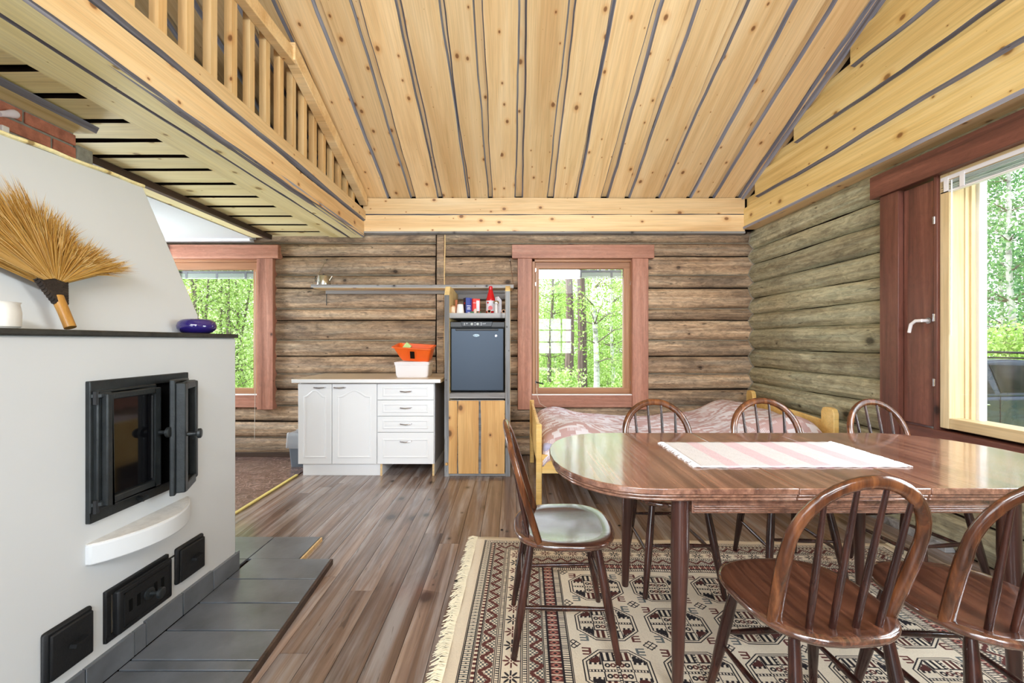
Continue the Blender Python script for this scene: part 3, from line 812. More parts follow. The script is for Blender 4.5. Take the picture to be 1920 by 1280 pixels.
for o in [o for o in COL.objects if o.name == 'grass']:
    me = o.data
    co = np.empty(len(me.vertices)*3); me.vertices.foreach_get('co', co); co = co.reshape(-1, 3)
    co[:, 2] = GZ + np.abs(rs.normal(0, .08, len(co))); me.vertices.foreach_set('co', co.ravel()); me.update()
    o['label'] = 'uncut grass on the forest edge beyond the middle window'
# trees beyond the big right window
protoC = tree('birch_tree', 'bluish green birch in the row behind the parked car', (10.0, 11.0, GZ), 9, .09, BBARK, LEAFB, 31, 5200, .05, crown0=.10, crown_r=1.4, nb=50, group='birches behind the parked car')
i = 0
for _ in range(400):
    if i >= 16: break
    Y = q.uniform(10, 22); X = Y*q.uniform(1.0, 1.40)
    if spaced(X, Y, 2.2):
        dup(protoC, (X, Y, GZ-q.uniform(0, .8)), q.uniform(0, 6.3)); i += 1
i = 0
for _ in range(400):
    if i >= 14: break
    X = q.uniform(12, 24); Y = q.uniform(-4, 10)
    if spaced(X, Y, 2.2):
        dup(protoC, (X, Y, GZ-q.uniform(0, .8)), q.uniform(0, 6.3), 'bluish green birch across the yard, beyond the end of the parked car')['group'] = 'birches across the yard'; i += 1
for i, (X, Y, hh) in enumerate([(8.8, 8.4, 1.7), (10.0, 8.6, 1.9), (11.2, 8.8, 2.0), (12.4, 9.2, 1.8), (9.5, 9.4, 2.2)]):
    tree('bush', 'rounded green bush at the edge of the birches behind the parked car', (X, Y, GZ), hh, .02, TWIG, LEAF, 80+i, 5000, .04, crown0=.05, crown_r=.7, nb=40, stems=3, lean=.2, spread=(.22, .22, .2), group='bushes behind the parked car')

# ---------------------------------------------------------------- parked car (front towards -X)
PAINT = plain('dark_blue_grey_car_paint', lin(40, 54, 72), .25, .4, var=.05, coat=.25)
CGL = plain('dark_car_glass', lin(14, 24, 28), .06, .0, var=.1, spec=.25)
RUB = plain('black_rubber', lin(24, 24, 26), .7)
car = thing('car', 'dark blue-grey estate car with roof bars parked outside the big window', 'car', (6.66, 5.72, GZ), R(-4))
HW = .88
def cf(u, v, a): return (u, a, v)
mb = MB()
mb.prism([(-2.25, .32), (-2.30, .62), (-2.18, .78), (-1.1, .98), (2.0, 1.06), (2.30, 1.0), (2.38, .62), (2.32, .30)], 0, 2*HW, cf)
mb.build('body', PAINT, car, bevel=.05, seg=3)
mb = MB()
prof = [(-1.15, .97), (-.42, 1.42), (-.05, 1.50), (.35, 1.52), (1.25, 1.47), (1.75, 1.36), (2.22, 1.04)]
vv = []
for a0, ins in ((.02, 0), (2*HW-.02, 1)):
    for u, v in prof:
        k = (v-.97)/.55*.16
        vv.append((u, a0+(k if not ins else -k), v))
n = len(prof); ff = [tuple(range(n)), tuple(range(n, 2*n))[::-1]] + [(j, (j+1) % n, n+(j+1) % n, n+j) for j in range(n)]
mb.add(vv, ff); mb.build('roof', PAINT, car, bevel=.04, seg=3)
def sidewin(nm, pts, off=.012):
    mb = MB(); vv = []
    for d in (0, .012):
        for u, v in pts:
            k = (v-.97)/.55*.16
            vv.append((u, .02+k-off+d, v))
    n = len(pts); ff = [tuple(range(n)), tuple(range(n, 2*n))[::-1]] + [(j, (j+1) % n, n+(j+1) % n, n+j) for j in range(n)]
    mb.add(vv, ff); mb.build(nm, CGL, car, bevel=.004)
sidewin('front_side_window', [(-.95, 1.03), (-.36, 1.36), (-.14, 1.435), (-.08, 1.44), (.02, 1.05)])
sidewin('rear_side_window', [(.10, 1.06), (.06, 1.445), (.75, 1.43), (1.02, 1.36), (1.12, 1.09)])
sidewin('quarter_window', [(1.20, 1.10), (1.10, 1.36), (1.45, 1.30), (1.80, 1.12)])
for u in (.05, 1.16):
    MB().tube([(u, -.004, .42), (u, -.004, 1.03)], .004, 5).build('door_seam', RUB, car)
for u in (-.20, .90):
    MB().tube([(u-.10, -.012, .90), (u-.05, -.035, .905), (u+.06, -.035, .905), (u+.10, -.012, .90)], .014, 8).build('door_handle', CHROME, car, smooth=True)
for u in (-1.45, 1.50):
    for a0 in (.06, 2*HW-.06):
        MB().lathe([(.02, -.11), (.30, -.11), (.325, -.08), (.325, .08), (.30, .11), (.02, .11)], 28, M=T((u, a0, .325)) @ Matrix.Rotation(R(90), 4, 'X')).build('wheel', RUB, car, smooth=True)
MB().box(-.95, -.13, .98, -.80, .04, 1.09).build('mirror', PAINT, car, bevel=.03)
for u in (-.05, .95):
    MB().tube([(u, .20, 1.60), (u, 1.56, 1.60)], .018, 8).build('roof_bar', RUB, car, smooth=True)
    for a0 in (.20, 1.56):
        MB().prism([(u-.07, 1.47), (u+.10, 1.47), (u+.03, 1.61), (u-.02, 1.62)], a0-.025, a0+.025, cf).build('bar_foot', RUB, car, bevel=.006)
MB().tube([(-.2, .20, 1.55), (1.2, .20, 1.52)], .012, 6).build('roof_rail', RUB, car, smooth=True)

# ================================================================== MASONRY STOVE
FX, FY1, FY0 = -1.44, 2.17, -.6
ST = thing('masonry_stove', 'white plastered masonry stove with black iron doors and a sloping hood', 'stove', (FX, 0, .03))
PS = T((-FX, 0, -.03))
MB().box(-2.75, FY0, .03, FX, FY1, 1.238).build('body', PLASTER, ST, PS, bevel=.008)
mb = MB()
mb.box(-2.75, FY0, 1.238, FX+.012, FY1+.004, 1.258)
mb.build('mantel_board', MANTEL, ST, PS, bevel=.005)
hb, ht = -1.594, -1.925
vv = [(hb, FY0, 1.258), (hb, FY1, 1.258), (-2.70, FY1, 1.258), (-2.70, FY0, 1.258),
      (ht, FY0, 1.80), (ht, FY1, 2.027), (-2.70, FY1, 2.027), (-2.70, FY0, 1.80)]
# top edge rises towards the back as in the photograph
vv[4] = (ht, FY0, 1.92)
vv[7] = (-2.70, FY0, 1.92)
mb = MB(); mb.add(vv, [(0,1,2,3)[::-1], (4,5,6,7), (0,1,5,4), (1,2,6,5), (2,3,7,6), (3,0,4,7)])
mb.build('hood', PLASTER, ST, PS, bevel=.006)
pts = [(ht+.004, y, 1.92+(2.027-1.92)*(y-FY0)/(FY1-FY0)+.004+.003*math.sin(y*23)) for y in np.linspace(FY0, FY1, 40)]
MB().tube(pts, .009, 6).build('hood_lath', PINE_DAYLIT, ST, PS)
def fbox(nm, y0, y1, z0, z1, d0, d1, m, bev=.004, parent=ST):
    """box on the stove face: d0..d1 = how far it stands out"""
    return MB().box(FX+d0, y0, z0, FX+d1, y1, z1).build(nm, m, parent, PS, bevel=bev)
def doorframe(nm, y0, y1, z0, z1, bw, d, m):
    mb = MB()
    mb.box(FX-.02, y0, z1-bw, FX+d, y1, z1); mb.box(FX-.02, y0, z0, FX+d, y1, z0+bw)
    mb.box(FX-.02, y0, z0+bw, FX+d, y0+bw, z1-bw); mb.box(FX-.02, y1-bw, z0+bw, FX+d, y1, z1-bw)
    return mb.build(nm, m, ST, PS, bevel=.003)
doorframe('door_frame', 1.404, 1.832, .602, 1.085, .034, .016, IRON)
fbox('firebox_opening', 1.43, 1.80, .63, 1.055, -.01, .003, SOOT, 0)
# glazed left leaf, closed
y0, y1, z0, z1 = 1.428, 1.648, .655, 1.04
DX = FX+.052
mb = MB()
mb.prism([(y0-.012, z0-.012), (y1+.004, z0-.012), (y1+.004, z1+.012), (y0-.012, z1+.012)], 0, 1, lambda u, v, a: (FX+.006 if a == 0 else FX+.03, u, v))
mb.box(FX+.03, y0, z0, DX, y0+.022, z1); mb.box(FX+.03, y1-.026, z0, DX, y1, z1)
mb.box(FX+.03, y0+.022, z1-.022, DX, y1-.026, z1); mb.box(FX+.03, y0+.022, z0, DX, y1-.026, z0+.026)
ld = mb.build('stove_door', IRON, ST, PS, bevel=.004)
SGL = NT('sooty_stove_glass').set(Base_Color=(.004, .004, .005), Roughness=.06, Specular_IOR_Level=.6).m
MB().box(FX+.028, y0+.02, z0+.028, FX+.036, y1-.024, z1-.024).build('door_glass', SGL, ld)
MB().tube([(FX+.040, y1-.030, z0+.035), (FX+.040, y1-.030, z1-.03)], .004, 6).build('seal', IRON_D, ld)
def knob(nm, p, d, parent, M=None, r=.020):
    p = Vector(p); d = Vector(d).normalized(); Mq = T(p) @ d.to_track_quat('Z', 'Y').to_matrix().to_4x4()
    return MB().lathe([(.009, 0), (.007, .028), (.010, .036), (r, .040), (r, .049), (r*.8, .052), (0, .052)], 20, M=Mq).build(nm, IRON, parent, M, smooth=True)
knob('knob', (DX-.012, y1-.011, .862), (1, .15, 0), ld)
for z in (1.035, .665):
    MB().tube([(FX+.012, 1.415, z), (FX+.03, 1.425, z), (FX+.034, 1.455, z)], .011, 6).build('hinge', IRON, ld, smooth=True)
    MB().tube([(FX+.022, 1.418, z-.03), (FX+.022, 1.418, z+.015)], .010, 8).build('hinge_pin', IRON_D, ld, smooth=True)
MB().tube([(FX+.016, 1.585, .625), (FX+.035, 1.585, .618), (FX+.04, 1.60, .628)], .009, 6).build('latch', IRON, ST, PS, smooth=True)
# right leaf, standing ajar
hy, hx = 1.815, FX+.012
a_ = R(33)
Ml = Matrix(((math.cos(a_), math.sin(a_), 0, hx), (-math.sin(a_)*1, math.cos(a_), 0, hy), (0, 0, 1, 0), (0, 0, 0, 1)))
# local: -y runs from hinge to free edge, +x is outward
Ml = T((hx, hy, 0)) @ Matrix.Rotation(R(24), 4, 'Z')
L_, th = .185, .050
mb = MB()
mb.prism([(0, .60+.025), (-L_+.0, .60+.005), (-L_, 1.068), (0, 1.062)], 0, 1, lambda u, v, a: tuple(Ml @ Vector((-.004 if a == 0 else .016, u, v))))
mb.box(.016, -L_, .615, th, -L_+.03, 1.055, M=Ml); mb.box(.016, -.035, .63, th, -.005, 1.05, M=Ml)
mb.box(.016, -L_+.03, 1.025, th, -.035, 1.055, M=Ml); mb.box(.016, -L_+.03, .615, th, -.035, .65, M=Ml)
rd = mb.build('stove_door', IRON, ST, PS, bevel=.005)
MB().box(.018, -L_+.028, .64, .026, -.03, 1.03, M=Ml).build('door_glass', SGL, rd)
kp = Ml @ Vector((th-.004, -L_+.022, .845)); kd = (Ml.to_3x3() @ Vector((1, 0, 0)))
knob('knob', kp, kd, rd)
# plaster ledge under the doors
poly = []
for t_ in np.linspace(0, 1, 17):
    poly.append((1.404+t_*.436, .015+.100*math.sin(math.pi*min(1, t_*1.02))**.75))
poly = [(1.404, -.02)] + poly + [(1.84, -.02)]
MB().prism(poly, .462, .532, lambda u, v, a: (FX+v, u, a)).build('plaster_ledge', [PLASTER], ST, PS, bevel=.006)
MB().prism([(u, v-.006) for u, v in poly], .531, .535, lambda u, v, a: (FX+v, u, a)).build('ledge_top', PLASTER_R, ST, PS)
# soot doors
def sootdoor(y0, y1, z0, z1):
    d = fbox('soot_door', y0, y1, z0, z1, -.005, .014, IRON_D, .012)
    fbox('door_plate', y0+.012, y1-.006, z0+.006, z1-.014, .012, .022, IRON_D, .006, d).matrix_basis = Matrix.Identity(4)
    ym, zm = (y0+y1)/2+.01, (z0+z1)/2
    MB().prism([(ym-.022, zm-.006), (ym+.022, zm+.002), (ym+.022, zm+.009), (ym-.018, zm+.004)], FX+.02, FX+.045, lambda u, v, a: (a, u, v)).build('pull', IRON_D, d)
sootdoor(1.269, 1.418, .162, .325)
sootdoor(1.772, 1.930, .178, .336)
doorframe('ash_door_frame', 1.464, 1.733, .153, .337, .020, .012, IRON_D)
ad = fbox('ash_door', 1.492, 1.729, .163, .322, .004, .030, IRON_D, .007)
I4 = Matrix.Identity(4)
mb = MB()
for (ya, yb, za, zb) in ((1.512, 1.72, .30, .303), (1.512, 1.72, .180, .183), (1.512, 1.515, .18, .303), (1.717, 1.72, .18, .303)):
    mb.box(FX+.028, ya, za, FX+.033, yb, zb)
mb.build('raised_border', IRON_D, ad)
for k, yy in enumerate((1.532, 1.565, 1.640, 1.672)):
    MB().box(FX+.0285, yy, .225, FX+.0315, yy+.013, .268).build('air_slot', SOOT, ad)
MB().lathe([(.022, 0), (.022, .006), (.012, .009), (0, .009)], 20, M=T((FX+.03, 1.615, .243)) @ Matrix.Rotation(R(90), 4, 'Y')).build('air_dial', IRON, ad, smooth=True)
knob('knob', (FX+.030, 1.615, .243), (1, .1, 0), ad)
MB().tube([(FX+.034, 1.49, .329), (FX+.034, 1.735, .329)], .004, 6).build('hinge_rod', IRON_D, ad)
# slate base tiles
ys = [1.02, 1.392, 1.572, 1.623, 1.806, 1.988, 2.176]
for i in range(len(ys)-1):
    MB().box(FX-.01, ys[i]+.0015, .032, FX+.014+rnd.uniform(-.001, .002), ys[i+1]-.0015, .125+rnd.uniform(-.004, .003)).build('tile', SLATE, ST, PS, bevel=.0015)
ys2 = [FX+.012, -1.75, -2.06, -2.37, -2.7]
for i in range(4):
    MB().box(ys2[i+1]+.0015, FY1-.01, .032, ys2[i]-.0015, FY1+.014, .125).build('tile', SLATE, ST, PS, bevel=.0015)
for i in range(4):
    MB().box(FX-.01, .0+i*.255, .032, FX+.014, .252+i*.255, .125).build('tile', SLATE, ST, PS, bevel=.0015)
# chimney of red brick
CH = thing('chimney', 'red brick chimney rising from the hood under the loft boards', 'chimney', (-2.6, 1.7, 2.03))
PC = T((2.6, -1.7, -2.03))
cx, cy1 = -2.27, 2.164
MB().box(-2.9, 1.2, 1.95, cx-.006, cy1-.006, 2.298).build('mortar_core', MORTAR, CH, PC)
zz = 2.291; row = 0
while zz > 1.99:
    y = cy1 if row % 2 == 0 else cy1
    lens = [.225]*6 if row % 2 == 0 else [.105]+[.225]*6
    for L in lens:
        MB().box(cx-.11, y-L, zz-.054, cx+rnd.uniform(-.001, .003), y, zz).build('brick', BRICKM, CH, PC, bevel=.003)
        y -= L+.012
        if y < 1.2: break
    xx = cx-.122
    for L in ([.105, .22, .22] if row % 2 == 0 else [.22, .22]):
        MB().box(xx-L, cy1-.1, zz-.054, xx, cy1, zz).build('brick', BRICKM, CH, PC, bevel=.003)
        xx -= L+.012
    zz -= .066; row += 1
MB().box(-2.40, cy1+.0, 2.155, -2.262, cy1+.085, 2.245).build('mortar_lump', MORTAR, CH, PC, bevel=.008)
PORC = plain('white_porcelain', lin(236, 226, 238), .2)
sk = thing('lamp_socket', 'white porcelain lamp socket on the chimney bricks', 'socket', (-2.262, 1.875, 2.245))
MB().lathe([(.012, -.06), (.014, -.03), (.018, -.012), (.019, .004), (.014, .014), (.0, .017)], 16, M=Matrix.Rotation(R(-62), 4, 'X')).build('porcelain_body', PORC, sk, T((.016, 0, 0)), smooth=True)
MB().tube([(.016, -.055, -.03), (.018, -.12, -.035), (.012, -.3, -.03)], .004, 6).build('cable', IRON_D, sk)
for yy in (.0095,): MB().lathe([(.003, 0), (.003, .002), (0, .002)], 8, M=T((.020, .0135, .012)) @ Matrix.Rotation(R(-70), 4, 'X')).build('contact', IRON_D, sk)
tag(MB().box(-2.268, 1.84, 2.125, -2.255, 1.868, 2.18).build('switch_plate', PLASW, bevel=.003), 'small white plate at the foot of the chimney bricks', 'plate')

# ---------------------------------------------------------------- hearth of slate tiles
HE = thing('hearth', 'raised floor hearth of black slate tiles in front of the masonry stove', 'hearth', (-1.2, 1.9, 0))
PH = T((1.2, -1.9, 0))
MB().box(-2.7, -.4, 0.0, -.985, 2.285, .016).build('bed_slab', SHADOW_GAP, HE, PH)
def hx_(y): return -.945 - (y-1.49)*.062
rows = [2.282, 2.085, 1.895, 1.715, 1.555, 1.505, 1.35, 1.15, .95, .75, .55, .35]
for i in range(len(rows)-1):
    ya, yb = rows[i+1]+.003, rows[i]-.003
    mb = MB(); e = rnd.uniform(-.0005, .001)
    mb.prism([(FX+.014, ya), (hx_(ya), ya), (hx_(yb), yb), (FX+.014, yb)], .014, .030+e, lambda u, v, a: (u, v, a))
    mb.build('tile', SLATE, HE, PH, bevel=.002)
for i, (xa, xb) in enumerate(((-1.45, -1.172), (-1.75, -1.456), (-2.05, -1.756), (-2.35, -2.056), (-2.65, -2.356))):
    MB().box(xa, 2.288, .0, xb, 2.545, .026).build('tile', SLATE, HE, PH, bevel=.002)
for i, (xa, xb) in enumerate(((-1.75, -1.456), (-2.05, -1.756), (-2.35, -2.056), (-2.65, -2.356))):
    MB().box(xa, 2.19, .012, xb, 2.282, .028).build('tile', SLATE, HE, PH, bevel=.002)
mb = MB(); mb.prism([(hx_(.3), .3), (hx_(.3)+.012, .3), (hx_(2.282)+.012, 2.282), (hx_(2.282), 2.282)], 0, .028, lambda u, v, a: (u, v, a))
mb.build('edge_strip', DKBROWN, HE, PH)
MB().box(-1.170, 2.288, 0, -1.160, 2.545, .022).build('edge_strip', CHIP, HE, PH)

# ---------------------------------------------------------------- things on the mantel
# dried grass fan: lies against the hood. plane: origin on the mantel, v up the hood slope, u along +Y
hs = Vector((ht-hb, 0, 2.0-1.258)).normalized(); hn = Vector((hs.z, 0, -hs.x))
fan_o = Vector((hb+.045, 1.442, 1.259))
fan = thing('grass_broom', 'dried golden grass fan broom with a bamboo handle leaning on the hood', 'broom', fan_o)
def fp(u, v, d=0): return Vector((0, 1, 0))*u + hs*v + hn*d
BAMBOO = wood('bamboo', lin(206, 160, 86), lin(178, 128, 60), lin(140, 92, 40), axis=2, rough=.35, freq=20, var=0, knots=0, bump=.1)
STRAW = wood('dried_grass', lin(222, 182, 104), lin(190, 142, 64), lin(140, 96, 36), axis=2, rough=.7, freq=20, var=0, knots=0, bump=.1)
BIND = wood('dark_cord_binding', lin(64, 52, 40), lin(44, 34, 28), lin(24, 18, 16), axis=0, rough=.8, freq=40, var=0, knots=0, bump=.9)
MB().tube([fp(-.002, .0, .022), fp(.0, .06, .022), fp(.002, .118, .020)], [.0165, .0165, .0175], 12).build('handle', BAMBOO, fan, smooth=True)
mb = MB()
for k in range(9):
    f = k/8
    c0 = fp(.002+.003*f, .100+.085*f, .020)
    w_ = .019+.028*f
    mb.tube([c0+fp(-w_, -.004*f*0), c0, c0+fp(w_, -.01)], [.011, .015, .011], 8)
mb.build('binding', BIND, fan, smooth=True)
STRAW_G = leaf_mat('dried_grass_stalks', lin(168, 122, 52), lin(216, 174, 94), lin(244, 218, 158))
mb = MB(); qg = random.Random(4)
base = Vector((.005, .182))
nst = 2600
for k in range(nst):
    t_ = qg.random()
    deg = -62+130*t_; an = R(deg)          # from straight up towards the right
    Lm = .37 if deg < 12 else (.37-.11*min(1, (deg-12)/22) if deg < 38 else .26+.07*min(1, (deg-38)/25))
    L = Lm*qg.uniform(.66, 1.06)*(1+.06*math.sin(t_*40))
    du, dv = math.sin(an), math.cos(an)
    s0 = base + Vector((.042*(t_-.5)*1.6, -.018*abs(t_-.5)))
    dep = qg.uniform(.004, .036)
    droop = qg.uniform(-.02, .05)*(1 if deg > 10 else -.7)
    p0 = fp(s0.x, s0.y, dep)
    p1 = fp(s0.x+du*L*.5, s0.y+dv*L*.5, dep+qg.uniform(-.004, .012))
    p2 = fp(s0.x+du*L*.8+dv*droop*.4, s0.y+dv*L*.8-du*droop*.4, dep+qg.uniform(0, .014))
    p3 = fp(s0.x+du*L+dv*droop, s0.y+dv*L-abs(du)*droop, dep+qg.uniform(0, .02))
    wv_ = (Vector((0, 1, 0))*dv - hs*du)
    r0 = qg.uniform(.0007, .0014)
    mb.add([p0-wv_*r0, p0+wv_*r0, p1-wv_*r0*1.3, p1+wv_*r0*1.3, p2-wv_*r0*.9, p2+wv_*r0*.9, p3],
           [(0, 1, 3, 2), (2, 3, 5, 4), (4, 5, 6)])
o = link('grass_stalks', mb.mesh('grass_stalks', STRAW_G, recalc=False), fan); o['kind'] = 'stuff'
CAND = plain('frosted_glass', lin(226, 222, 216), .35, var=.05, nscale=14, bump=.2, bscale=30)
cd = thing('candle_holder', 'frosted white glass candle holder at the end of the mantel', 'candle holder', (-1.52, 1.225, 1.259))
mb = MB(); mb.lathe([(0, 0), (.044, 0), (.050, .006), (.051, .045), (.047, .072), (.050, .078), (.047, .078), (.044, .072), (.046, .03), (0, .025)], 28, sc=(1, 1)); mb.build('glass_cup', CAND, cd, smooth=True)
BLUE = plain('dark_blue_glaze', lin(38, 26, 104), .08, var=.05, coat=.5)
bo = thing('bowl', 'glossy dark blue flattened ceramic bowl on the mantel', 'bowl', (-1.53, 2.02, 1.259))
MB().lathe([(0, 0), (.048, 0), (.062, .006), (.078, .022), (.080, .036), (.074, .055), (.060, .066), (.042, .070), (.036, .068), (.034, .062), (.05, .045), (0, .02)], 36).build('ceramic_body', BLUE, bo, smooth=True)
MB().tube([(0, .006, .03), (.0, .010, .125)], .0017, 5).build('incense_stick', DKBROWN, bo)

# ================================================================== KITCHEN CABINET
CF = 3.762            # door face plane
cb = thing('kitchen_cabinet', 'white kitchen base cabinet with arched doors and four drawers', 'cabinet', (-1.32, 4.05, 0))
PK = T((1.32, -4.05, 0))
CL, CR, CM = -1.935, -.705, -1.222
def kp_(nm, b, m, bev=.002, parent=cb, M=PK): return MB().box(*b).build(nm, m, parent, M, bevel=bev)
kp_('carcass', (CL+.002, CF+.022, .11, CR, 4.36, .845), WHITE)
kp_('plinth', (CL+.03, CF+.03, 0, CM+.02, CF+.046, .112), WHITE)
for xa in (CM+.024, CR-.020):
    kp_('leg_panel', (xa, CF+.022, 0, xa+.019, 4.30, .112), WHITE)
    kp_('raw_edge', (xa+.0005, CF+.0205, 0, xa+.0185, CF+.0225, .110), CHIP, 0)
kp_('side_panel', (CR-.001, CF+.023, .11, CR+.003, 4.36, .845), plain('grey_side_laminate', lin(150, 150, 158), .5, var=.03), 0)
def front(nm, x0, x1, z0, z1, arch, hx, hz):
    d = kp_(nm, (x0, CF, z0, x1, CF+.020, z1), WHITE, .003)
    mx = min(.055, (x1-x0)*.2); mz = .030 if (z1-z0) < .2 else .055
    a0, a1, b0, b1 = x0+mx*.85, x1-mx*.85, z0+mz, z1-mz-(.055 if arch else 0)
    def outline(i_):
        p = [(a0+i_, b0+i_), (a1-i_, b0+i_), (a1-i_, b1-i_)]
        if arch:
            n_ = 14
            for k in range(1, n_):
                t2 = k/n_; xx = a1-i_ + (a0-a1+2*i_)*t2
                p.append((xx, b1-i_ + .055*(.5-.5*math.cos(2*math.pi*min(1, max(0, (t2-.08)/.84))))**.8))
        p.append((a0+i_, b1-i_)); return p
    steps = [(0, .0), (.006, .005), (.012, .005), (.020, -.0025), (.024, -.0025)]
    mb = MB(); n_ = len(outline(0)); vv = []
    for i_, dz in ((0, .0), (.005, -.0035), (.012, -.0035), (.018, .0005), (.024, .0)):
        vv += [(u, CF-.0006+dz, v) for u, v in outline(i_)]
    ff = []
    for r_ in range(4):
        for j in range(n_):
            j2 = (j+1) % n_; ff.append((r_*n_+j, r_*n_+j2, (r_+1)*n_+j2, (r_+1)*n_+j))
    ff.append(tuple(4*n_+j for j in range(n_)))
    mb.add(vv, ff); mb.build('raised_panel', WHITE, d, smooth=True, ang=25)
    mb = MB(); w_ = .065
    mb.tube([(hx-w_*.8, CF, hz), (hx-w_*.72, CF-.022, hz), (hx, CF-.028, hz-.004), (hx+w_*.72, CF-.022, hz), (hx+w_*.8, CF, hz)], [.004, .005, .006, .005, .004], 8)
    mb.build('handle', CHROME, d, smooth=True)
front('cabinet_door', CL, -1.632, .112, .838, True, -1.735, .806)
front('cabinet_door', -1.627, CM-.003, .112, .838, True, -1.555, .806)
for za, zb in ((.692, .838), (.546, .688), (.400, .542), (.112, .396)):
    front('drawer', CM+.004, CR-.004, za, zb, False, (CM+CR)/2+.005, (za+zb)/2+.006 if zb-za < .2 else .320)
ct = thing('worktop', 'beige laminate worktop with a white edge on the kitchen cabinet', 'worktop', (-1.31, 4.05, .849))
PW = T((1.31, -4.05, -.849))
MB().box(-1.972, 3.715, .849, -.638, 4.40, .884).build('slab', COUNTER, ct, PW, bevel=.003)
MB().box(-1.968, 3.711, .851, -.640, 3.716, .882).build('front_edge', WHITE, ct, PW, bevel=.002)
# white tub and orange dish rack
tub = thing('storage_box', 'white plastic tub standing on the worktop', 'box', (-.935, 3.99, .884))
def rrect(hx, hy, r, n_=5):
    p = []
    for cx_, cy_, a0 in ((hx-r, hy-r, 0), (-hx+r, hy-r, 90), (-hx+r, -hy+r, 180), (hx-r, -hy+r, 270)):
        for k in range(n_+1):
            a = R(a0+90*k/n_); p.append((cx_+r*math.cos(a), cy_+r*math.sin(a)))
    return p
def loft_rings(mb, rings, cap0=True, cap1=True):
    n_ = len(rings[0]); vv = [p for r_ in rings for p in r_]; ff = []
    for i in range(len(rings)-1):
        for j in range(n_):
            j2 = (j+1) % n_; ff.append((i*n_+j, i*n_+j2, (i+1)*n_+j2, (i+1)*n_+j))
    if cap0: ff.append(tuple(range(n_))[::-1])
    if cap1: ff.append(tuple((len(rings)-1)*n_+j for j in range(n_)))
    mb.add(vv, ff)
mb = MB()
def rr(hx, hy, r, z): return [(u, v, z) for u, v in rrect(hx, hy, r)]
loft_rings(mb, [rr(.140, .105, .02, 0), rr(.150, .115, .025, .02), rr(.158, .122, .025, .115), rr(.164, .128, .025, .118), rr(.164, .128, .025, .123), rr(.157, .121, .02, .124)])
mb.build('tub_body', PLASW, tub, smooth=True)
mb = MB()
def lidz(u): return .016*(1-(u/.16)**2)
loft_rings(mb, [[(u, v, .124) for u, v in rrect(.160, .124, .025)], [(u, v, .136) for u, v in rrect(.166, .130, .025)], [(u, v, .142+lidz(u)) for u, v in rrect(.166, .130, .025)], [(u*.9, v*.9, .144+lidz(u*.9)) for u, v in rrect(.166, .130, .025)]])
mb.build('lid', PLASW, tub, smooth=True)
ORG = plain('orange_plastic', lin(238, 100, 30), .35, var=.03)
rk = thing('dish_rack', 'orange plastic basket with a slot tipped on the white tub', 'basket', (-.94, 3.995, 1.048))
rk.rotation_euler = (R(8), R(3.5), 0)
mb = MB(); ro = []
def rr2(hx, hy, z, ox=0): return [(u+ox, v, z) for u, v in rrect(hx, hy, .03)]
loft_rings(mb, [rr2(.125, .085, 0, .03), rr2(.135, .095, .015, .025), rr2(.175, .13, .12, .005), rr2(.186, .14, .122, 0), rr2(.186, .14, .132, 0), rr2(.17, .125, .132, 0), rr2(.13, .09, .02, .02)], True, True)
mb.build('basket_body', ORG, rk, smooth=True)
for xx in (-.045, .045):
    MB().prism([(-.099, .012), (-.137, .118), (-.131, .118), (-.093, .012)], xx-.004+.01, xx+.004+.01, lambda u, v, a: (a, u, v)).build('rib', ORG, rk)
MB().prism([(-.106, .028), (-.1335, .098), (-.1265, .098), (-.100, .028)], -.010, .030, lambda u, v, a: (a, u, v)).build('slot', SHADOW_GAP, rk)
SPONGE = plain('light_green_sponge', lin(196, 226, 150), .9, var=.1, bump=.5)
tag(MB().box(-.03, -.012, -.04, .03, .012, .04).build('sponge', SPONGE, None, T((-1.0, 3.95, 1.165)) @ Matrix.Rotation(R(40), 4, 'Y'), bevel=.004), 'pale green sponge poking out of the orange basket', 'sponge')
# waste bin
GREYP = plain('grey_plastic', lin(112, 120, 130), .5, var=.03)
bn = thing('waste_bin', 'grey plastic waste bin with a clear bag beside the white cabinet', 'bin', (-2.06, 4.12, 0))
mb = MB()
loft_rings(mb, [rr(.095, .075, .02, 0), rr(.118, .095, .02, .30), rr(.121, .098, .02, .305), rr(.108, .086, .02, .305), rr(.09, .07, .02, .02)])
mb.build('bin_body', GREYP, bn, smooth=True)
s = NT('clear_bag'); tr = s.n('ShaderNodeBsdfTransparent'); mx = s.n('ShaderNodeMixShader'); mx.inputs[0].default_value = .45
s.set(Base_Color=lin(226, 230, 234), Roughness=.25); s.l(tr.outputs[0], mx.inputs[1]); s.l(s.b.outputs[0], mx.inputs[2]); s.l(mx.outputs[0], s.out.inputs[0])
mb = MB(); rings = []
qb = random.Random(8)
for z, k in ((.185, 1.02), (.20, 1.10), (.225, 1.12), (.26, 1.10), (.30, 1.07), (.325, 1.05), (.33, .97), (.30, .9), (.24, .86)):
    rings.append([(u*k*(1+qb.uniform(-.03, .03)), v*k*(1+qb.uniform(-.03, .03)), z+qb.uniform(-.012, .012)) for u, v in rrect(.118, .096, .025)])
loft_rings(mb, rings, False, False); mb.build('bag', s.m, bn, smooth=True)

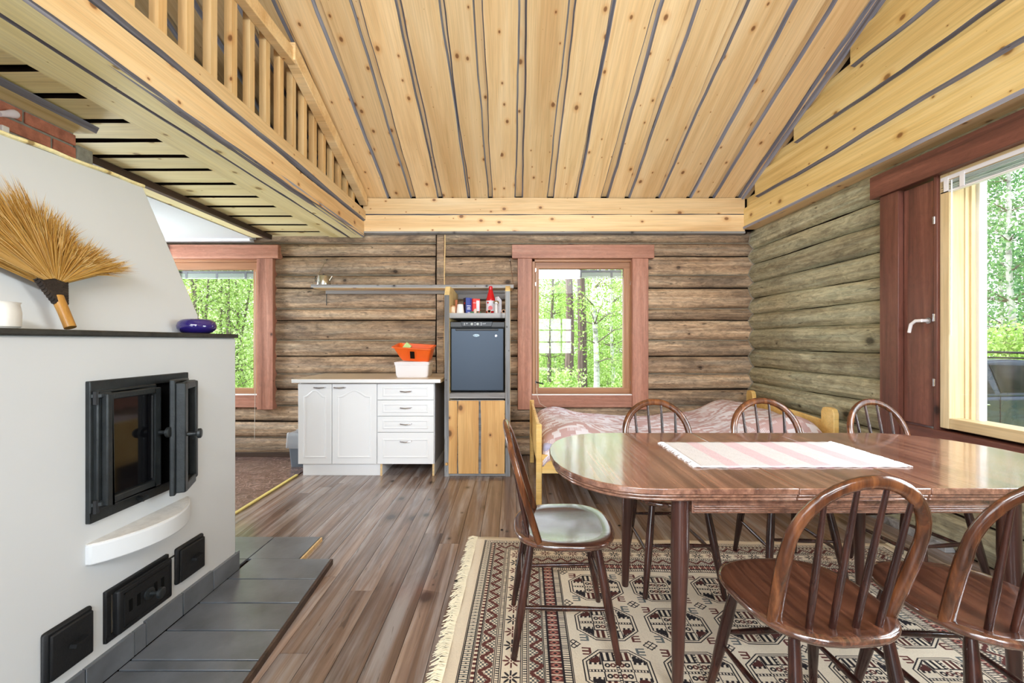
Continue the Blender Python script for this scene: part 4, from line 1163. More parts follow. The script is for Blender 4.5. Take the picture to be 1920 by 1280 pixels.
# ================================================================== FRIDGE CABINET
FX0, FX1, FYF, FYB = -.612, -.016, 3.765, 4.38
fc = thing('fridge_cabinet', 'tall narrow cabinet of grey weathered boards with a pine plank door', 'cabinet', ((FX0+FX1)/2, 4.07, 0))
PF = T((-(FX0+FX1)/2, -4.07, 0))
INNER = wood('pale_sawn_pine', lin(238, 216, 160), lin(226, 196, 136), lin(202, 166, 106), axis=2, rough=.6, freq=8, var=.04, knots=.03, bump=.15)
def sidepanel(nm, x0, x1, zt, cut):
    mb = MB()
    mb.prism([(FYF, 0), (FYB, 0), (FYB, zt-.02), (FYF+.17, zt), (FYF+.06, zt-.005), (FYF, zt-cut)], x0, x1, lambda u, v, a: (a, u, v))
    mb.build(nm, INNER, fc, PF, bevel=.003)
    mb = MB(); mb.box(x0+.001, FYF-.004, 0, x1-.001, FYF+.001, zt-cut-.01); mb.build('weathered_edge', wood('grey_edge_'+nm, lin(170, 172, 174), lin(136, 136, 138), lin(84, 80, 78), axis=2, rough=.8, freq=18, var=0, knots=.04, bump=.5, checks=.5), fc, PF)
sidepanel('side_panel_board', FX0, FX0+.045, 1.73, .08)
sidepanel('side_board', FX1-.045, FX1, 1.735, .05)
def fp_(nm, b, m, bev=.003): return MB().box(*b).build(nm, m, fc, PF, bevel=bev)
fp_('shelf', (FX0+.045, FYF+.002, 1.432, FX1-.045, FYB, 1.478), GREYW)
fp_('shelf', (FX0+.045, FYF+.004, .703, FX1-.045, FYB, .752), GREYW)
fp_('back_rail', (FX0+.045, FYB-.03, 1.66, FX1-.045, FYB, 1.72), GREYW)
fp_('bottom_rail', (FX0+.04, FYF+.012, 0, FX1-.04, FYF+.05, .028), GREYW)
fp_('back_panel', (FX0+.045, FYB-.012, .03, FX1-.045, FYB, 1.42), SHADOW_GAP)
dr = MB().box(FX0+.05, FYF+.014, .03, FX1-.055, FYF+.03, .690).build('plank_door', GREYW, fc, PF)
DOORP = wood('door_pine', lin(234, 190, 128), lin(214, 164, 100), lin(178, 124, 68), axis=0, rough=.5, freq=8, var=.08, knots=.07, kscale=.8, bump=.2)
for i, (a, b) in enumerate(((-.560, -.507), (-.466, -.314), (-.270, -.080))):
    live_board('plank', .655, -b, -a, .02, [DOORP, BARK], dr, Mx((0, 0, 1), (-1, 0, 0), (0, FYF-.004, .032)), 1500+i, amp=.007, bev=.016, step=.05)
MB().lathe([(.012, 0), (.014, .012), (.011, .02), (0, .021)], 14, M=T((FX0+.022, FYF-.003, .115)) @ Matrix.Rotation(R(90), 4, 'X')).build('peg', DOORP, fc, PF, smooth=True)
for z in (.55, .33): MB().box(FX1-.056, FYF-.003, z, FX1-.046, FYF+.003, z+.05).build('hinge', IRON, fc, PF)
# fridge
fr = thing('fridge', 'small dark slate-blue fridge built into the weathered cabinet', 'fridge', (-.318, 4.1, .752))
PR = T((.318, -4.1, -.752))
s = NT('dark_metallic_door'); s.set(Base_Color=lin(56, 64, 74), Metallic=.75, Roughness=.36); FRD = s.m
BLK = plain('black_plastic', lin(20, 21, 24), .35, var=.05)
MB().box(-.566, 3.835, .757, -.066, 4.33, 1.40).build('cabinet_body', BLK, fr, PR, bevel=.006)
MB().box(-.562, 3.800, .766, -.072, 3.834, 1.345).build('door', FRD, fr, PR, bevel=.010, seg=3)
MB().box(-.515, 3.792, 1.318, -.125, 3.803, 1.336).build('door_grip', BLK, fr, PR, bevel=.004)
mb = MB(); mb.prism([(-.47, 1.402), (-.175, 1.402), (-.19, 1.356), (-.455, 1.356)], 3.80, 3.84, lambda u, v, a: (u, a, v)); pn = mb.build('control_panel', plain('dark_panel', lin(44, 48, 54), .4), fr, PR, bevel=.003)
MB().box(-.566, 3.812, 1.35, -.066, 3.84, 1.40).build('top_strip', BLK, fr, PR, bevel=.004)
for xx in (-.366, -.313):
    MB().lathe([(.0125, 0), (.0115, .014), (0, .0145)], 18, M=T((xx, 3.80, 1.379)) @ Matrix.Rotation(R(90), 4, 'X')).build('dial', plain('grey_dial', lin(170, 174, 172), .4), pn, smooth=True)
PRINT = plain('white_print', lin(220, 222, 226), .5)
for i, (xx, zz, ww, hh) in enumerate(((-.440, 1.386, .012, .003), (-.440, 1.379, .012, .003), (-.440, 1.370, .012, .003), (-.418, 1.386, .012, .003), (-.418, 1.379, .012, .003), (-.343, 1.388, .012, .004), (-.343, 1.370, .012, .004),
                                     (-.285, 1.388, .006, .005), (-.285, 1.378, .008, .005), (-.285, 1.368, .006, .005), (-.268, 1.379, .007, .006), (-.257, 1.379, .007, .006), (-.245, 1.380, .004, .008))):
    MB().box(xx, 3.7985, zz, xx+ww, 3.8005, zz+hh).build('marking', PRINT, pn)
for xx in (-.427, -.405): MB().box(xx, 3.797, 1.370, xx+.008, 3.8005, 1.384).build('button', BLK, pn)
bd = MB().lathe([(.031, 0), (.031, .003), (.028, .005), (0, .005)], 24, M=T((-.327, 3.800, 1.275)) @ Matrix.Rotation(R(90), 4, 'X') @ Matrix.Diagonal((1, .42, 1, 1))).build('badge', plain('silver_badge', lin(168, 186, 196), .45, .3), fr, PR, smooth=True)
mb = MB()
mb.prism([(-.342, 1.282), (-.339, 1.282), (-.339, 1.270), (-.330, 1.270), (-.330, 1.268), (-.342, 1.268)], 3.7935, 3.796, lambda u, v, a: (u, a, v))
mb.prism([(-.330, 1.268), (-.320, 1.283), (-.310, 1.268), (-.314, 1.268), (-.320, 1.278), (-.326, 1.268)], 3.7935, 3.796, lambda u, v, a: (u, a, v))
mb.build('emblem', plain('blue_emblem', lin(70, 110, 150), .4), bd)
MB().lathe([(.010, 0), (.010, .004), (0, .005)], 14, M=T((-.145, 3.80, 1.272)) @ Matrix.Rotation(R(90), 4, 'X')).build('lock', CHROME, fr, PR, smooth=True)
# ---- on top of the fridge cabinet
SH = 1.478
def sx(pxx, Y): return (pxx-CX)/F*Y
def put(nm, label, cat, pxx, Y): return thing(nm, label, cat, (sx(pxx, Y), Y, SH))
def boxart(nm, label, cat, pxx, Y, w_, d_, h_, mat, rz):
    t = put(nm, label, cat, pxx, Y); t.rotation_euler = (0, 0, R(rz))
    MB().box(-w_/2, -d_/2, 0, w_/2, d_/2, h_).build('carton', mat, t, bevel=.002); return t
PAPER = plain('white_paper', lin(238, 234, 232), .7, var=.02)
BLUEB = plain('blue_carton', lin(40, 62, 148), .45, var=.12); NAVY = plain('navy_print', lin(24, 26, 74), .5)
REDB = plain('red_carton', lin(222, 44, 34), .45, var=.04); WHP = plain('white_print_patch', lin(226, 226, 236), .6)
def text(body, size, M, mat, parent, nm, ext=.0006):
    cu = bpy.data.curves.new(nm, 'FONT'); cu.body = body; cu.size = size; cu.extrude = ext; cu.align_x = 'CENTER'; cu.align_y = 'CENTER'
    ob = bpy.data.objects.new(nm, cu); COL.objects.link(ob)
    dg = bpy.context.evaluated_depsgraph_get()
    me = bpy.data.meshes.new_from_object(ob.evaluated_get(dg)); me.materials.clear(); me.materials.append(mat)
    bpy.data.objects.remove(ob, do_unlink=True)
    return link(nm, me, parent, M)
jar = put('spice_jar', 'little spice jar with a pale label beside the white cup', 'jar', 849.5, 3.86)
MB().lathe([(0, 0), (.022, 0), (.023, .005), (.023, .062), (0, .062)], 20).build('glass_body', plain('spice_label', lin(226, 196, 168), .4, var=.25, nscale=40), jar, smooth=True)
MB().lathe([(.022, .062), (.0235, .063), (.0235, .073), (0, .074)], 20).build('lid', plain('tan_lid', lin(190, 140, 90), .5), jar, smooth=True)
cup = put('cup', 'white disposable cup standing upside down on the fridge cabinet', 'cup', 863, 3.87)
MB().lathe([(.037, 0), (.038, .004), (.036, .008), (.027, .085), (.026, .087), (0, .086)], 28).build('paper_cup', PAPER, cup, smooth=True)
sp = put('spatula', 'orange-brown wooden handle upright behind the white cup', 'utensil', 855.5, 4.02)
MB().box(-.011, -.004, 0, .011, .004, .145).build('wooden_handle', plain('orange_wood', lin(190, 104, 56), .5), sp, bevel=.003)
bx = boxart('carton', 'dark blue carton with white print on the fridge cabinet', 'carton', 877, 3.95, .062, .055, .155, BLUEB, 28)
MB().box(-.032, -.029, .0, -.030, .028, .153).build('side_print', NAVY, bx)
for zz, ww in ((.075, .04), (.058, .030), (.045, .036), (.012, .026)): MB().box(-ww/2, -.0285, zz, ww/2, -.0270, zz+.006).build('print_line', WHP, bx)
MB().box(-.033, -.012, .095, -.0315, .008, .112).build('red_mark', REDB, bx)
bx2 = boxart('salt_carton', 'red salt carton with white lettering on the fridge cabinet', 'carton', 892, 3.94, .070, .045, .145, REDB, 35)
bx2.rotation_euler = (0, 0, R(25))
MB().box(-.002, -.0240, .028, .029, -.0225, .128).build('white_panel', WHP, bx2)
text('SALT', .017, T((-.0165, -.0238, .105)) @ Matrix.Rotation(R(90), 4, 'X'), WHP, bx2, 'lettering')
MB().lathe([(.013, 0), (.013, .0008), (0, .0008)], 18, M=T((-.018, -.0230, .028)) @ Matrix.Rotation(R(90), 4, 'X')).build('round_print', WHP, bx2)
KR = plain('red_sauce_plastic', lin(206, 22, 32), .25, var=.03)
kb = put('sauce_bottle', 'tall red squeeze sauce bottle with a white label', 'bottle', 920, 3.96)
MB().lathe([(0, 0), (.040, 0), (.043, .006), (.043, .135), (.040, .150), (.031, .185), (.021, .222), (.018, .235), (0, .235)], 28).build('bottle_body', KR, kb, smooth=True)
MB().lathe([(.0195, .235), (.018, .262), (.012, .268), (0, .268)], 20).build('cap', KR, kb, smooth=True)
lb = MB().lathe([(.0436, .03), (.0436, .128)], 28).build('label_band', WHP, kb, smooth=True)
MB().lathe([(.021, 0), (.021, .0012), (0, .0012)], 20, M=T((.0, -.0436, .058)) @ Matrix.Rotation(R(90), 4, 'X')).build('red_print', KR, lb)
MB().lathe([(.009, 0), (.009, .0012), (0, .0012)], 16, M=T((-.024, -.0375, .108)) @ Matrix.Rotation(R(-30), 4, 'Z') @ Matrix.Rotation(R(90), 4, 'X')).build('red_print', KR, lb)
CLEAR = glass('clear_glass', (.9, .92, .92), 1.5)
shk = put('shaker', 'glass shaker with a domed metal lid in front of the red bottle', 'shaker', 930, 3.83)
MB().lathe([(0, 0), (.022, 0), (.018, .03), (.015, .085), (.016, .088), (0, .088)], 20).build('glass_body', plain('shaker_glass', lin(206, 200, 198), .15, var=.15), shk, smooth=True)
MB().lathe([(.017, .088), (.027, .090), (.029, .100), (.022, .116), (.008, .122), (0, .122)], 22).build('metal_lid', CHROME, shk, smooth=True)
wb = put('carton', 'grey-white slanted carton behind the shaker', 'carton', 934.5, 3.92)
wb.rotation_euler = (0, 0, R(30))
MB().prism([(-.022, 0), (.022, 0), (.022, .13), (-.012, .165), (-.022, .155)], -.022, .022, lambda u, v, a: (u, a, v)).build('carton_body', WHP, wb)
MB().prism([(.0222, 0), (.0245, 0), (.0245, .132), (-.0118, .168), (-.0118, .1655), (.0222, .131)], -.022, .022, lambda u, v, a: (u, a, v)).build('dark_side', NAVY, wb)
CARD = plain('brown_card_tube', lin(196, 150, 120), .7)
for i, (pp, r_, lab) in enumerate(((916.5, .018, 'small card tube lying in front of the red bottle'), (943.5, .017, 'small card tube lying beside the right cabinet side'))):
    t = put('card_tube', lab, 'tube', pp, 3.80)
    MB().lathe([(r_, -.05), (r_, .05), (r_*.68, .05), (r_*.68, -.05), (r_, -.05)], 20, M=T((0, .052, r_)) @ Matrix.Rotation(R(90), 4, 'X') @ Matrix.Rotation(R(4), 4, 'Y')).build('tube_wall', CARD, t, smooth=True)
    MB().lathe([(r_*.66, 0), (r_*.66, .002), (0, .002)], 16, M=T((0, .03, r_)) @ Matrix.Rotation(R(90), 4, 'X')).build('dark_inside', SOOT, t)
GRN = plain('dark_green_card', lin(48, 96, 56), .6)
for i, (pp, lab, m) in enumerate(((885.5, 'flat green packet lying left of the salt carton', GRN), (898, 'flat green packet with a red mark right of the salt carton', GRN))):
    t = put('packet', lab, 'packet', pp, 3.80)
    MB().box(-.018, -.012, 0, .018, .012, .016).build('card', m, t, bevel=.002)
    if i: MB().box(-.002, -.0128, .002, .006, -.0115, .014).build('red_mark', REDB, t)
t = put('cork', 'pale rounded cork in front of the salt carton', 'cork', 891, 3.795)
MB().lathe([(0, 0), (.013, 0), (.014, .02), (.012, .034), (.005, .041), (0, .042)], 18).build('cork_body', plain('pale_cork', lin(224, 200, 184), .7, var=.1), t, smooth=True)

# ================================================================== WALL SHELF WITH COFFEE POT
ws = thing('wall_shelf', 'long grey weathered shelf board hung by chains on the log wall', 'shelf', (-1.0, 4.29, 1.76))
PSf = T((1.0, -4.29, -1.76))
live_board('board', 2.035, -.03, .0, .205, [GREYW, GREYW], ws, PSf @ Mx((-1, 0, 0), (0, 0, 1), (.016, 4.175, 1.79)), 1601, amp=.003, bev=.001)
MB().box(-2.0, 4.183, 1.756, .005, 4.40, 1.760).build('underside', CHIP if False else PINE, ws, PSf)
MB().box(-1.96, 4.375, 1.722, -.02, 4.405, 1.756).build('cleat', GREYW, ws, PSf)
for x0, x1 in ((-2.01, -1.965), (.012, -.02)):
    a = Vector((x0, 4.19, 1.79)); b = Vector((x1, 4.40, 2.08))
    mb = MB(); n_ = 16
    for k in range(n_):
        p0, p1 = a.lerp(b, k/n_), a.lerp(b, (k+.8)/n_)
        mb.tube([p0, p1], .0035 if k % 2 else .005, 5)
    mb.build('chain', CHROME, ws, PSf)
    MB().tube([b, b+Vector((0, .03, .012))], .008, 8).build('hook', CHROME, ws, PSf)
MB().tube([(-1.955, 4.385, 1.73), (-1.955, 4.385, 1.60)], .004, 5).build('nail', IRON, ws, PSf)
pot = thing('coffee_pot', 'small tarnished steel coffee pot on the left end of the wall shelf', 'coffee pot', (-1.935, 4.27, 1.791))
STEEL = plain('tarnished_steel', lin(196, 190, 176), .22, .95, var=.15)
MB().lathe([(0, 0), (.070, 0), (.072, .006), (.068, .05), (.060, .095), (.058, .10), (.060, .103), (.050, .108), (.02, .113), (0, .114)], 28).build('pot_body', STEEL, pot, smooth=True)
MB().tube([(.060, 0, .055), (.080, 0, .085), (.088, 0, .10)], [.014, .009, .007], 10).build('spout', STEEL, pot, smooth=True)
MB().tube([(-.060, 0, .09), (-.082, 0, .095), (-.086, 0, .06), (-.068, 0, .03)], .005, 8).build('handle', IRON, pot, smooth=True)
MB().lathe([(.008, .113), (.010, .122), (0, .126)], 12).build('lid_knob', IRON, pot, smooth=True)

# ================================================================== BED
BX0, BX1, BY0, BY1 = .20, 2.40, 3.09, 4.22
bed = thing('bed', 'low bed with a yellow varnished pine frame under the middle window', 'bed', ((BX0+BX1)/2, (BY0+BY1)/2, 0))
PB = T((-(BX0+BX1)/2, -(BY0+BY1)/2, 0))
def bp(nm, b, bev=.004): return MB().box(*b).build(nm, BEDP, bed, PB, bevel=bev)
for yy in (BY0, BY1-.045): bp('leg', (BX0-.02, yy, 0, BX0+.022, yy+.045, .604 if yy == BY0 else .63), .008)
mb = MB(); mb.prism([(BY0+.045, .60), (BY1-.045, .625), (BY1-.045, .30), (BY0+.045, .30)], BX0-.014, BX0+.010, lambda u, v, a: (a, u, v)); mb.build('footboard', BEDP, bed, PB, bevel=.004)
def headpost(y0, y1, z, nm='leg'):
    MB().prism([(y0, 0), (y1, 0), (y1, z-.04), (y1-.015, z-.008), (y1-.045, z), (y0+.045, z), (y0+.015, z-.008), (y0, z-.04)], BX1-.025, BX1+.015, lambda u, v, a: (a, u, v)).build(nm, BEDP, bed, PB, bevel=.005)
headpost(BY0-.02, BY0+.11, .725); headpost(BY1-.11, BY1, .732)
mb = MB(); mb.prism([(BY0+.11, .62), (BY1-.11, .665), (BY1-.11, .40), (BY0+.11, .36)], BX1-.018, BX1+.005, lambda u, v, a: (a, u, v)); mb.build('headboard', BEDP, bed, PB, bevel=.004)
bp('side_rail', (BX0+.022, BY0+.012, .235, BX1-.025, BY0+.036, .375)); bp('side_rail', (BX0+.022, BY1-.036, .235, BX1-.025, BY1-.012, .375))
MB().box(BX0+.03, BY0+.04, .25, BX1-.03, BY1-.04, .30).build('slat_base', BEDP, bed, PB)
mt = tag(MB().box(BX0+.035, BY0+.03, .30, BX1-.035, BY1-.03, .45).build('mattress', plain('lilac_mattress', lin(176, 176, 206), .9, var=.06), bevel=.03, seg=3), 'pale lilac mattress on the pine bed under the patterned bedspread', 'mattress')
# bedspread pattern
hI, wI = 520, 1040
yy, xx = np.mgrid[0:hI, 0:wI].astype(np.float32); yy = yy/hI*1.5; xx = xx/wI*2.3
rs = np.random.RandomState(5)
base = np.array(lin(238, 233, 240)); red = np.array(lin(206, 174, 174))
cellx, celly = .060, .030
gi = (yy/celly).astype(int); off = (gi*37 % 5)*.0235
gj = ((xx+off)/cellx).astype(int)
tab = rs.rand(64, 64)
hv = tab[gi % 64, gj % 64]
stripe = ((xx/.0115) % 1 < .5)
m1 = (hv < .36); m2 = (hv >= .36) & (hv < .68) & stripe
img = np.where((m1 | m2)[..., None], red, base).astype(np.float32)
band = .5+.5*np.sin(xx*9.0)
img = img*(1-.10*band[..., None])
SPREAD = printed('bedspread_weave', make_image('bedspread_weave', img), .95, bump=.25, noise_amt=.12)
mb = MB(); nu, nv = 90, 44
vv = []; uvs = []
def hgt(u, v):
    x_ = BX0+.03+u*(BX1-BX0-.06)
    z = .485
    z += .085*math.exp(-((u-.11)/.10)**2)*(.75+.25*math.sin(v*3))
    z += .15*(1/(1+math.exp(-(u-.77)/.045)))*(1-.35*max(0, (u-.93)/.07))
    z += .010*math.sin(u*23+v*5)+.008*math.sin(u*11-v*9)+.006*math.sin(v*21+u*31)
    return z
for j in range(nv+1):
    for i in range(nu+1):
        u = i/nu; s_ = j/nv*1.42            # s_ = arc length from the back edge
        x_ = BX0+.028+u*(BX1-BX0-.056)
        wtop = BY1-BY0-.05
        top = min(s_, wtop); y_ = BY1-.03-top
        zt = hgt(u, top/wtop)
        edge = max(0, (top-wtop+.16)/.16)
        if s_ <= wtop:
            z_ = zt-.10*edge**2.2; y_ += .0
        else:
            dd = s_-wtop
            z0_ = zt-.10
            z_ = z0_-dd; y_ = BY0+.02-.022*min(1, dd/.05) + .010*math.sin(u*40+dd*6)*min(1, dd/.1)
            z_ = max(z_, .352+.014*math.sin(u*9)+ (.02 if u > .04 else -.01))
        ends = min(u, 1-u)*nu
        if ends < 3: z_ -= (.05*(1-ends/3)**2)
        vv.append((x_, y_, z_)); uvs.append((u, 1-s_/1.5))
ff = [(j*(nu+1)+i, j*(nu+1)+i+1, (j+1)*(nu+1)+i+1, (j+1)*(nu+1)+i) for j in range(nv) for i in range(nu)]
def uvmesh(name, vv, ff, uvs, mat):
    me = bpy.data.meshes.new(name); me.from_pydata(vv, [], ff); ul = me.uv_layers.new(name='UVMap')
    li = np.empty(len(me.loops), np.int32); me.loops.foreach_get('vertex_index', li)
    ul.data.foreach_set('uv', np.array(uvs, np.float32)[li].ravel())
    me.materials.append(mat); me.polygons.foreach_set('use_smooth', [True]*len(me.polygons)); me.update()
    return me
bsp = tag(link('bedspread', uvmesh('bedspread', vv, ff, uvs, SPREAD)), 'rose and white woven bedspread draped over the pine bed', 'bedspread')
sm = bsp.modifiers.new('thickness', 'SOLIDIFY'); sm.thickness = .006; sm.offset = 1

# ================================================================== RUG
RL, RWd = 2.46, 1.75
px_m = 620
wI, hI = int(RL*px_m), int(RWd*px_m)
vv_, uu = np.mgrid[0:hI, 0:wI].astype(np.float32); uu = uu/px_m; vv_ = vv_/px_m      # v from back edge
cream = np.array(lin(228, 214, 192)); black = np.array(lin(44, 40, 44)); redb = np.array(lin(98, 58, 54)); greyg = np.array(lin(104, 108, 108)); pink = np.array(lin(176, 116, 104))
img = np.empty((hI, wI, 3), np.float32); img[:] = cream
def put_(mask, c): img[mask] = c
BW, BH = .48, .36
tx = np.minimum(uu, RL-uu)/BW; ty = np.minimum(vv_, RWd-vv_)/BH
horiz = ty < tx
t = np.minimum(tx, ty)*.48
along = np.where(horiz, uu-RL/2, vv_-RWd/2)
border = t < .48
def band(a, b): return border & (t >= a) & (t < b)
def line(a, w_=.0035): return border & (np.abs(t-a) < w_/2)
def stripes(mask, per, duty=.5, ph=0): return mask & (((along+ph)/per) % 1 < duty)
def tri(x, per): return np.abs(((x/per) % 1)*2-1)
for a in (.052, .058, .092, .098, .116, .122, .180, .186, .203, .209, .282, .288, .306, .312, .368, .374, .388, .392, .437, .442, .471, .477): put_(line(a), black)
put_(stripes(band(.061, .091), .0105, .38), greyg)
put_(band(.061, .091) & (np.abs(((along/.021) % 1)-.5) < .10) & (np.abs(t-.076) < .004), black)
put_(stripes(band(.101, .113), .022, .55), redb); put_(stripes(band(.104, .110), .022, .2, .004), cream)
for c0 in (.125, .316):
    b = band(c0, c0+.052); z = tri(along, .070)*.046
    d = (t-c0-.003)-z
    put_(b & (((along/.0085).astype(int)+(t/.0085).astype(int)) % 2 == 0) & (np.abs(d) > .012), greyg*.7)
    put_(b & (np.abs(d) < .0095+.004*((along/.006).astype(int) % 2)), redb)
for a, b in ((.189, .201), (.291, .304), (.376, .387), (.444, .470)):
    put_(stripes(band(a, b), .011, .35), black*1.2)
fl = band(.212, .280); fx_ = ((along/.078) % 1-.5)*.078; fy_ = t-.246
rr_ = np.hypot(fx_, fy_); th_ = np.arctan2(fy_, fx_); idx = np.floor(along/.078).astype(int)
pet = rr_ < .033*(.62+.42*np.cos(8*th_))
put_(fl & pet & (idx % 2 == 0), black*1.1); put_(fl & pet & (idx % 2 == 1), redb)
put_(fl & (rr_ < .009), cream); put_(fl & (rr_ < .004), redb)
rb = band(.394, .436); put_(rb, redb)
dx = ((along/.030) % 1-.5)*.030; dy = t-.415
put_(rb & (np.abs(dx)/.013+np.abs(dy)/.019 < 1), pink); put_(rb & (np.abs(dx)/.006+np.abs(dy)/.009 < 1), black)
put_(rb & (np.abs(np.abs(dx)-.014) < .0016), cream)
# field of octagon guls
fld = ~border
PX_, PY_ = .304, .262
fu = uu-BW; fv = vv_-BH
gx = ((fu-.012)/PX_ % 1-.5)*PX_; gy = ((fv-.012)/PY_ % 1-.5)*PY_
ax, ay = np.abs(gx), np.abs(gy)
o_ = np.maximum.reduce([ax/.128, ay/.106, (ax/.128+ay/.106)/1.46])
put_(fld & (o_ < 1.0), black); put_(fld & (o_ < .965), cream); put_(fld & (o_ < .90), black); put_(fld & (o_ < .865), cream)
inn = fld & (o_ < .86)
hat = ((gx*.35+gy)/.0165 % 1 < .5) & (ax > .045)
hat2 = ((gx+gy*.2)/.0185 % 1 < .52) & (ay > .03)
put_(inn & hat2 & (ax > .058), black)
quad = ((gx > 0) ^ (gy > 0))
put_(inn & quad & (ax <= .058) & (ay > .048) & (tri(gx, .022) > .45), redb*.8)
put_(inn & ~quad & (ax <= .058) & (ay > .048) & (tri(gx+.006, .022) > .5), black)
# little animals as dark blots in each quadrant
for sx_ in (-1, 1):
    for sy_ in (-1, 1):
        q1 = ((gx-sx_*.082)/.021)**2+((gy-sy_*.050)/.012)**2 < 1
        q2 = ((gx-sx_*.070)/.008)**2+((gy-sy_*.062)/.010)**2 < 1
        put_(inn & (q1 | q2), redb*.75 if sx_*sy_ > 0 else black)
box = inn & (ax < .052) & (ay < .046)
put_(inn & (np.maximum(ax/.056, ay/.050) < 1), black); put_(box, cream)
for sx_ in (-1, 1):
    for sy_ in (-1, 1):
        for ox in (.016, .037):
            rq = np.hypot(gx-sx_*ox, gy-sy_*.026)
            put_(box & (rq < .0105), redb if ox < .02 else black); put_(box & (rq < .0045), cream)
cr = inn & ((ax < .006) | (ay < .006)); put_(cr, black)
put_(inn & (ay < .004) & (gx/.012 % 1 < .55), cream); put_(inn & (ax < .004) & (gy/.012 % 1 < .55), cream)
# small figures between the guls
hx2 = ((fu-.012)/PX_ % 1); hx2 = np.where(hx2 > .5, hx2-1, hx2)*PX_; hy2 = ((fv-.012)/PY_ % 1); hy2 = np.where(hy2 > .5, hy2-1, hy2)*PY_
bx_, by_ = np.abs(hx2), np.abs(hy2)
mot = fld & (o_ > 1.02)
put_(mot & (bx_/.030+by_/.026 < 1), black); put_(mot & (bx_/.024+by_/.020 < 1), cream); put_(mot & (np.minimum(np.abs(hx2-hy2), np.abs(hx2+hy2)) < .003) & (bx_ < .016), black)
for sx_, sy_, c in ((-1, -1, redb), (1, 1, redb), (-1, 1, greyg), (1, -1, greyg)):
    ex, ey = (hx2*sx_-.046), (hy2*sy_-.036)
    e = ((np.abs(ey) < .018) & (np.abs(ex-.014) < .0045)) | ((np.abs(ex) < .016) & ((np.abs(ey) < .0035) | (np.abs(np.abs(ey)-.0155) < .0035)))
    put_(mot & e, c)
img *= (1+.10*(rs.rand(hI, wI, 1).astype(np.float32)-.5))
RUGM = printed('rug_pattern', make_image('rug_pattern', np.clip(img, 0, 1)), .95, bump=.6, noise_amt=.15)
rug = thing('rug', 'cream patterned wool rug with black and red-brown octagons under the table', 'rug', (-.215, 2.58, 0), R(-2.0))
nu, nv = 60, 44
vv = [(RL*i/nu, -RWd*j/nv, .009+.0015*math.sin(i*.9+j*.7)) for j in range(nv+1) for i in range(nu+1)]
uvs = [(i/nu, 1-j/nv) for j in range(nv+1) for i in range(nu+1)]
ff = [(j*(nu+1)+i, (j+1)*(nu+1)+i, (j+1)*(nu+1)+i+1, j*(nu+1)+i+1) for j in range(nv) for i in range(nu)]
pl = link('pile', uvmesh('pile', vv, ff, uvs, RUGM), rug); sm = pl.modifiers.new('thickness', 'SOLIDIFY'); sm.thickness = .0085; sm.offset = -1
FRNG = plain('cream_fringe', lin(236, 226, 200), .95, var=.1)
for side in (0, 1):
    mb = MB(); qf = random.Random(side)
    for k in range(520):
        y_ = -RWd*k/520
        sg = -1 if side == 0 else 1; x0 = 0 if side == 0 else RL
        L = qf.uniform(.035, .062); dy = qf.uniform(-.025, .012)
        mb.tube([(x0-sg*.004, y_, .008), (x0+sg*L*.5, y_+dy*.4, .010+qf.random()*.008), (x0+sg*L, y_+dy, .003)], [.0022, .002, .0014], 5)
    mb.build('fringe', FRNG, rug, smooth=True)['kind'] = 'stuff'

# ================================================================== DINING TABLE
TX, TY, TZ = 1.165, 1.755, .745
HL, HB = 1.005, .41
tb = thing('dining_table', 'dark oak extending dining table with rounded ends and turned legs', 'table', (TX, TY, 0))
def outline(hl, hb, a=.33, n_=16):
    p = []
    for k in range(n_+1):
        th = -math.pi/2+math.pi*k/n_
        c, s_ = math.cos(th), math.sin(th)
        p.append(((hl-a)+a*abs(c)**.92, hb*(abs(s_)**.92)*(1 if s_ > 0 else -1)))
    for k in range(n_+1):
        th = math.pi/2+math.pi*k/n_
        c, s_ = math.cos(th), math.sin(th)
        p.append((-(hl-a)-a*abs(c)**.92, hb*(abs(s_)**.92)*(1 if s_ > 0 else -1)))
    return p
full = outline(HL, HB)
def clip(poly, x0, x1):
    def cl(p, f, inside):
        out = []
        for i in range(len(p)):
            a, b = p[i], p[(i+1) % len(p)]
            ia, ib = inside(a[0]), inside(b[0])
            if ia: out.append(a)
            if ia != ib:
                t_ = (f-a[0])/(b[0]-a[0]); out.append((f, a[1]+t_*(b[1]-a[1])))
        return out
    return cl(cl(poly, x0, lambda x: x >= x0), x1, lambda x: x <= x1)
s1, s2 = .93-TX, 1.358-TX
for nm, a, b in (('top_panel', -2, s1-.0008), ('extension_leaf', s1+.0008, s2-.0012), ('top_panel', s2+.0012, 2)):
    MB().prism(clip(full, a, b), TZ-.021, TZ, lambda u, v, z: (u, v, z)).build(nm, TABLEM, tb, bevel=.003)
for k in range(2):
    o2 = outline(HL-.006-.004*k, HB-.006-.004*k)
    for a, b in ((-2, s1-.001), (s1+.001, s2-.002), (s2+.002, 2)):
        MB().prism(clip(o2, a, b), TZ-.0335-.0125*k, TZ-.0215-.0125*k, lambda u, v, z: (u, v, z)).build('edge_moulding', TABLEM, tb, bevel=.005)
for sg in (-1, 1):
    MB().box(-.56, sg*.345-.011, TZ-.103, .50, sg*.345+.011, TZ-.046).build('apron', TABLEM, tb, bevel=.002)
    for z in (.075, .083, .091): MB().box(-.555, sg*.358-.004, TZ-z-.004, .495, sg*.358+.003, TZ-z).build('apron_reed', TABLEM, tb, bevel=.0018)
    MB().box(sg*.55-.011, -.34, TZ-.103, sg*.55+.011, .34, TZ-.046).build('apron', TABLEM, tb, bevel=.002)
TLEG = wood('table_leg_wood', lin(100, 62, 50), lin(68, 40, 34), lin(38, 23, 21), axis=2, rough=.28, freq=24, var=.03, knots=0, bump=.06, coat=.4)
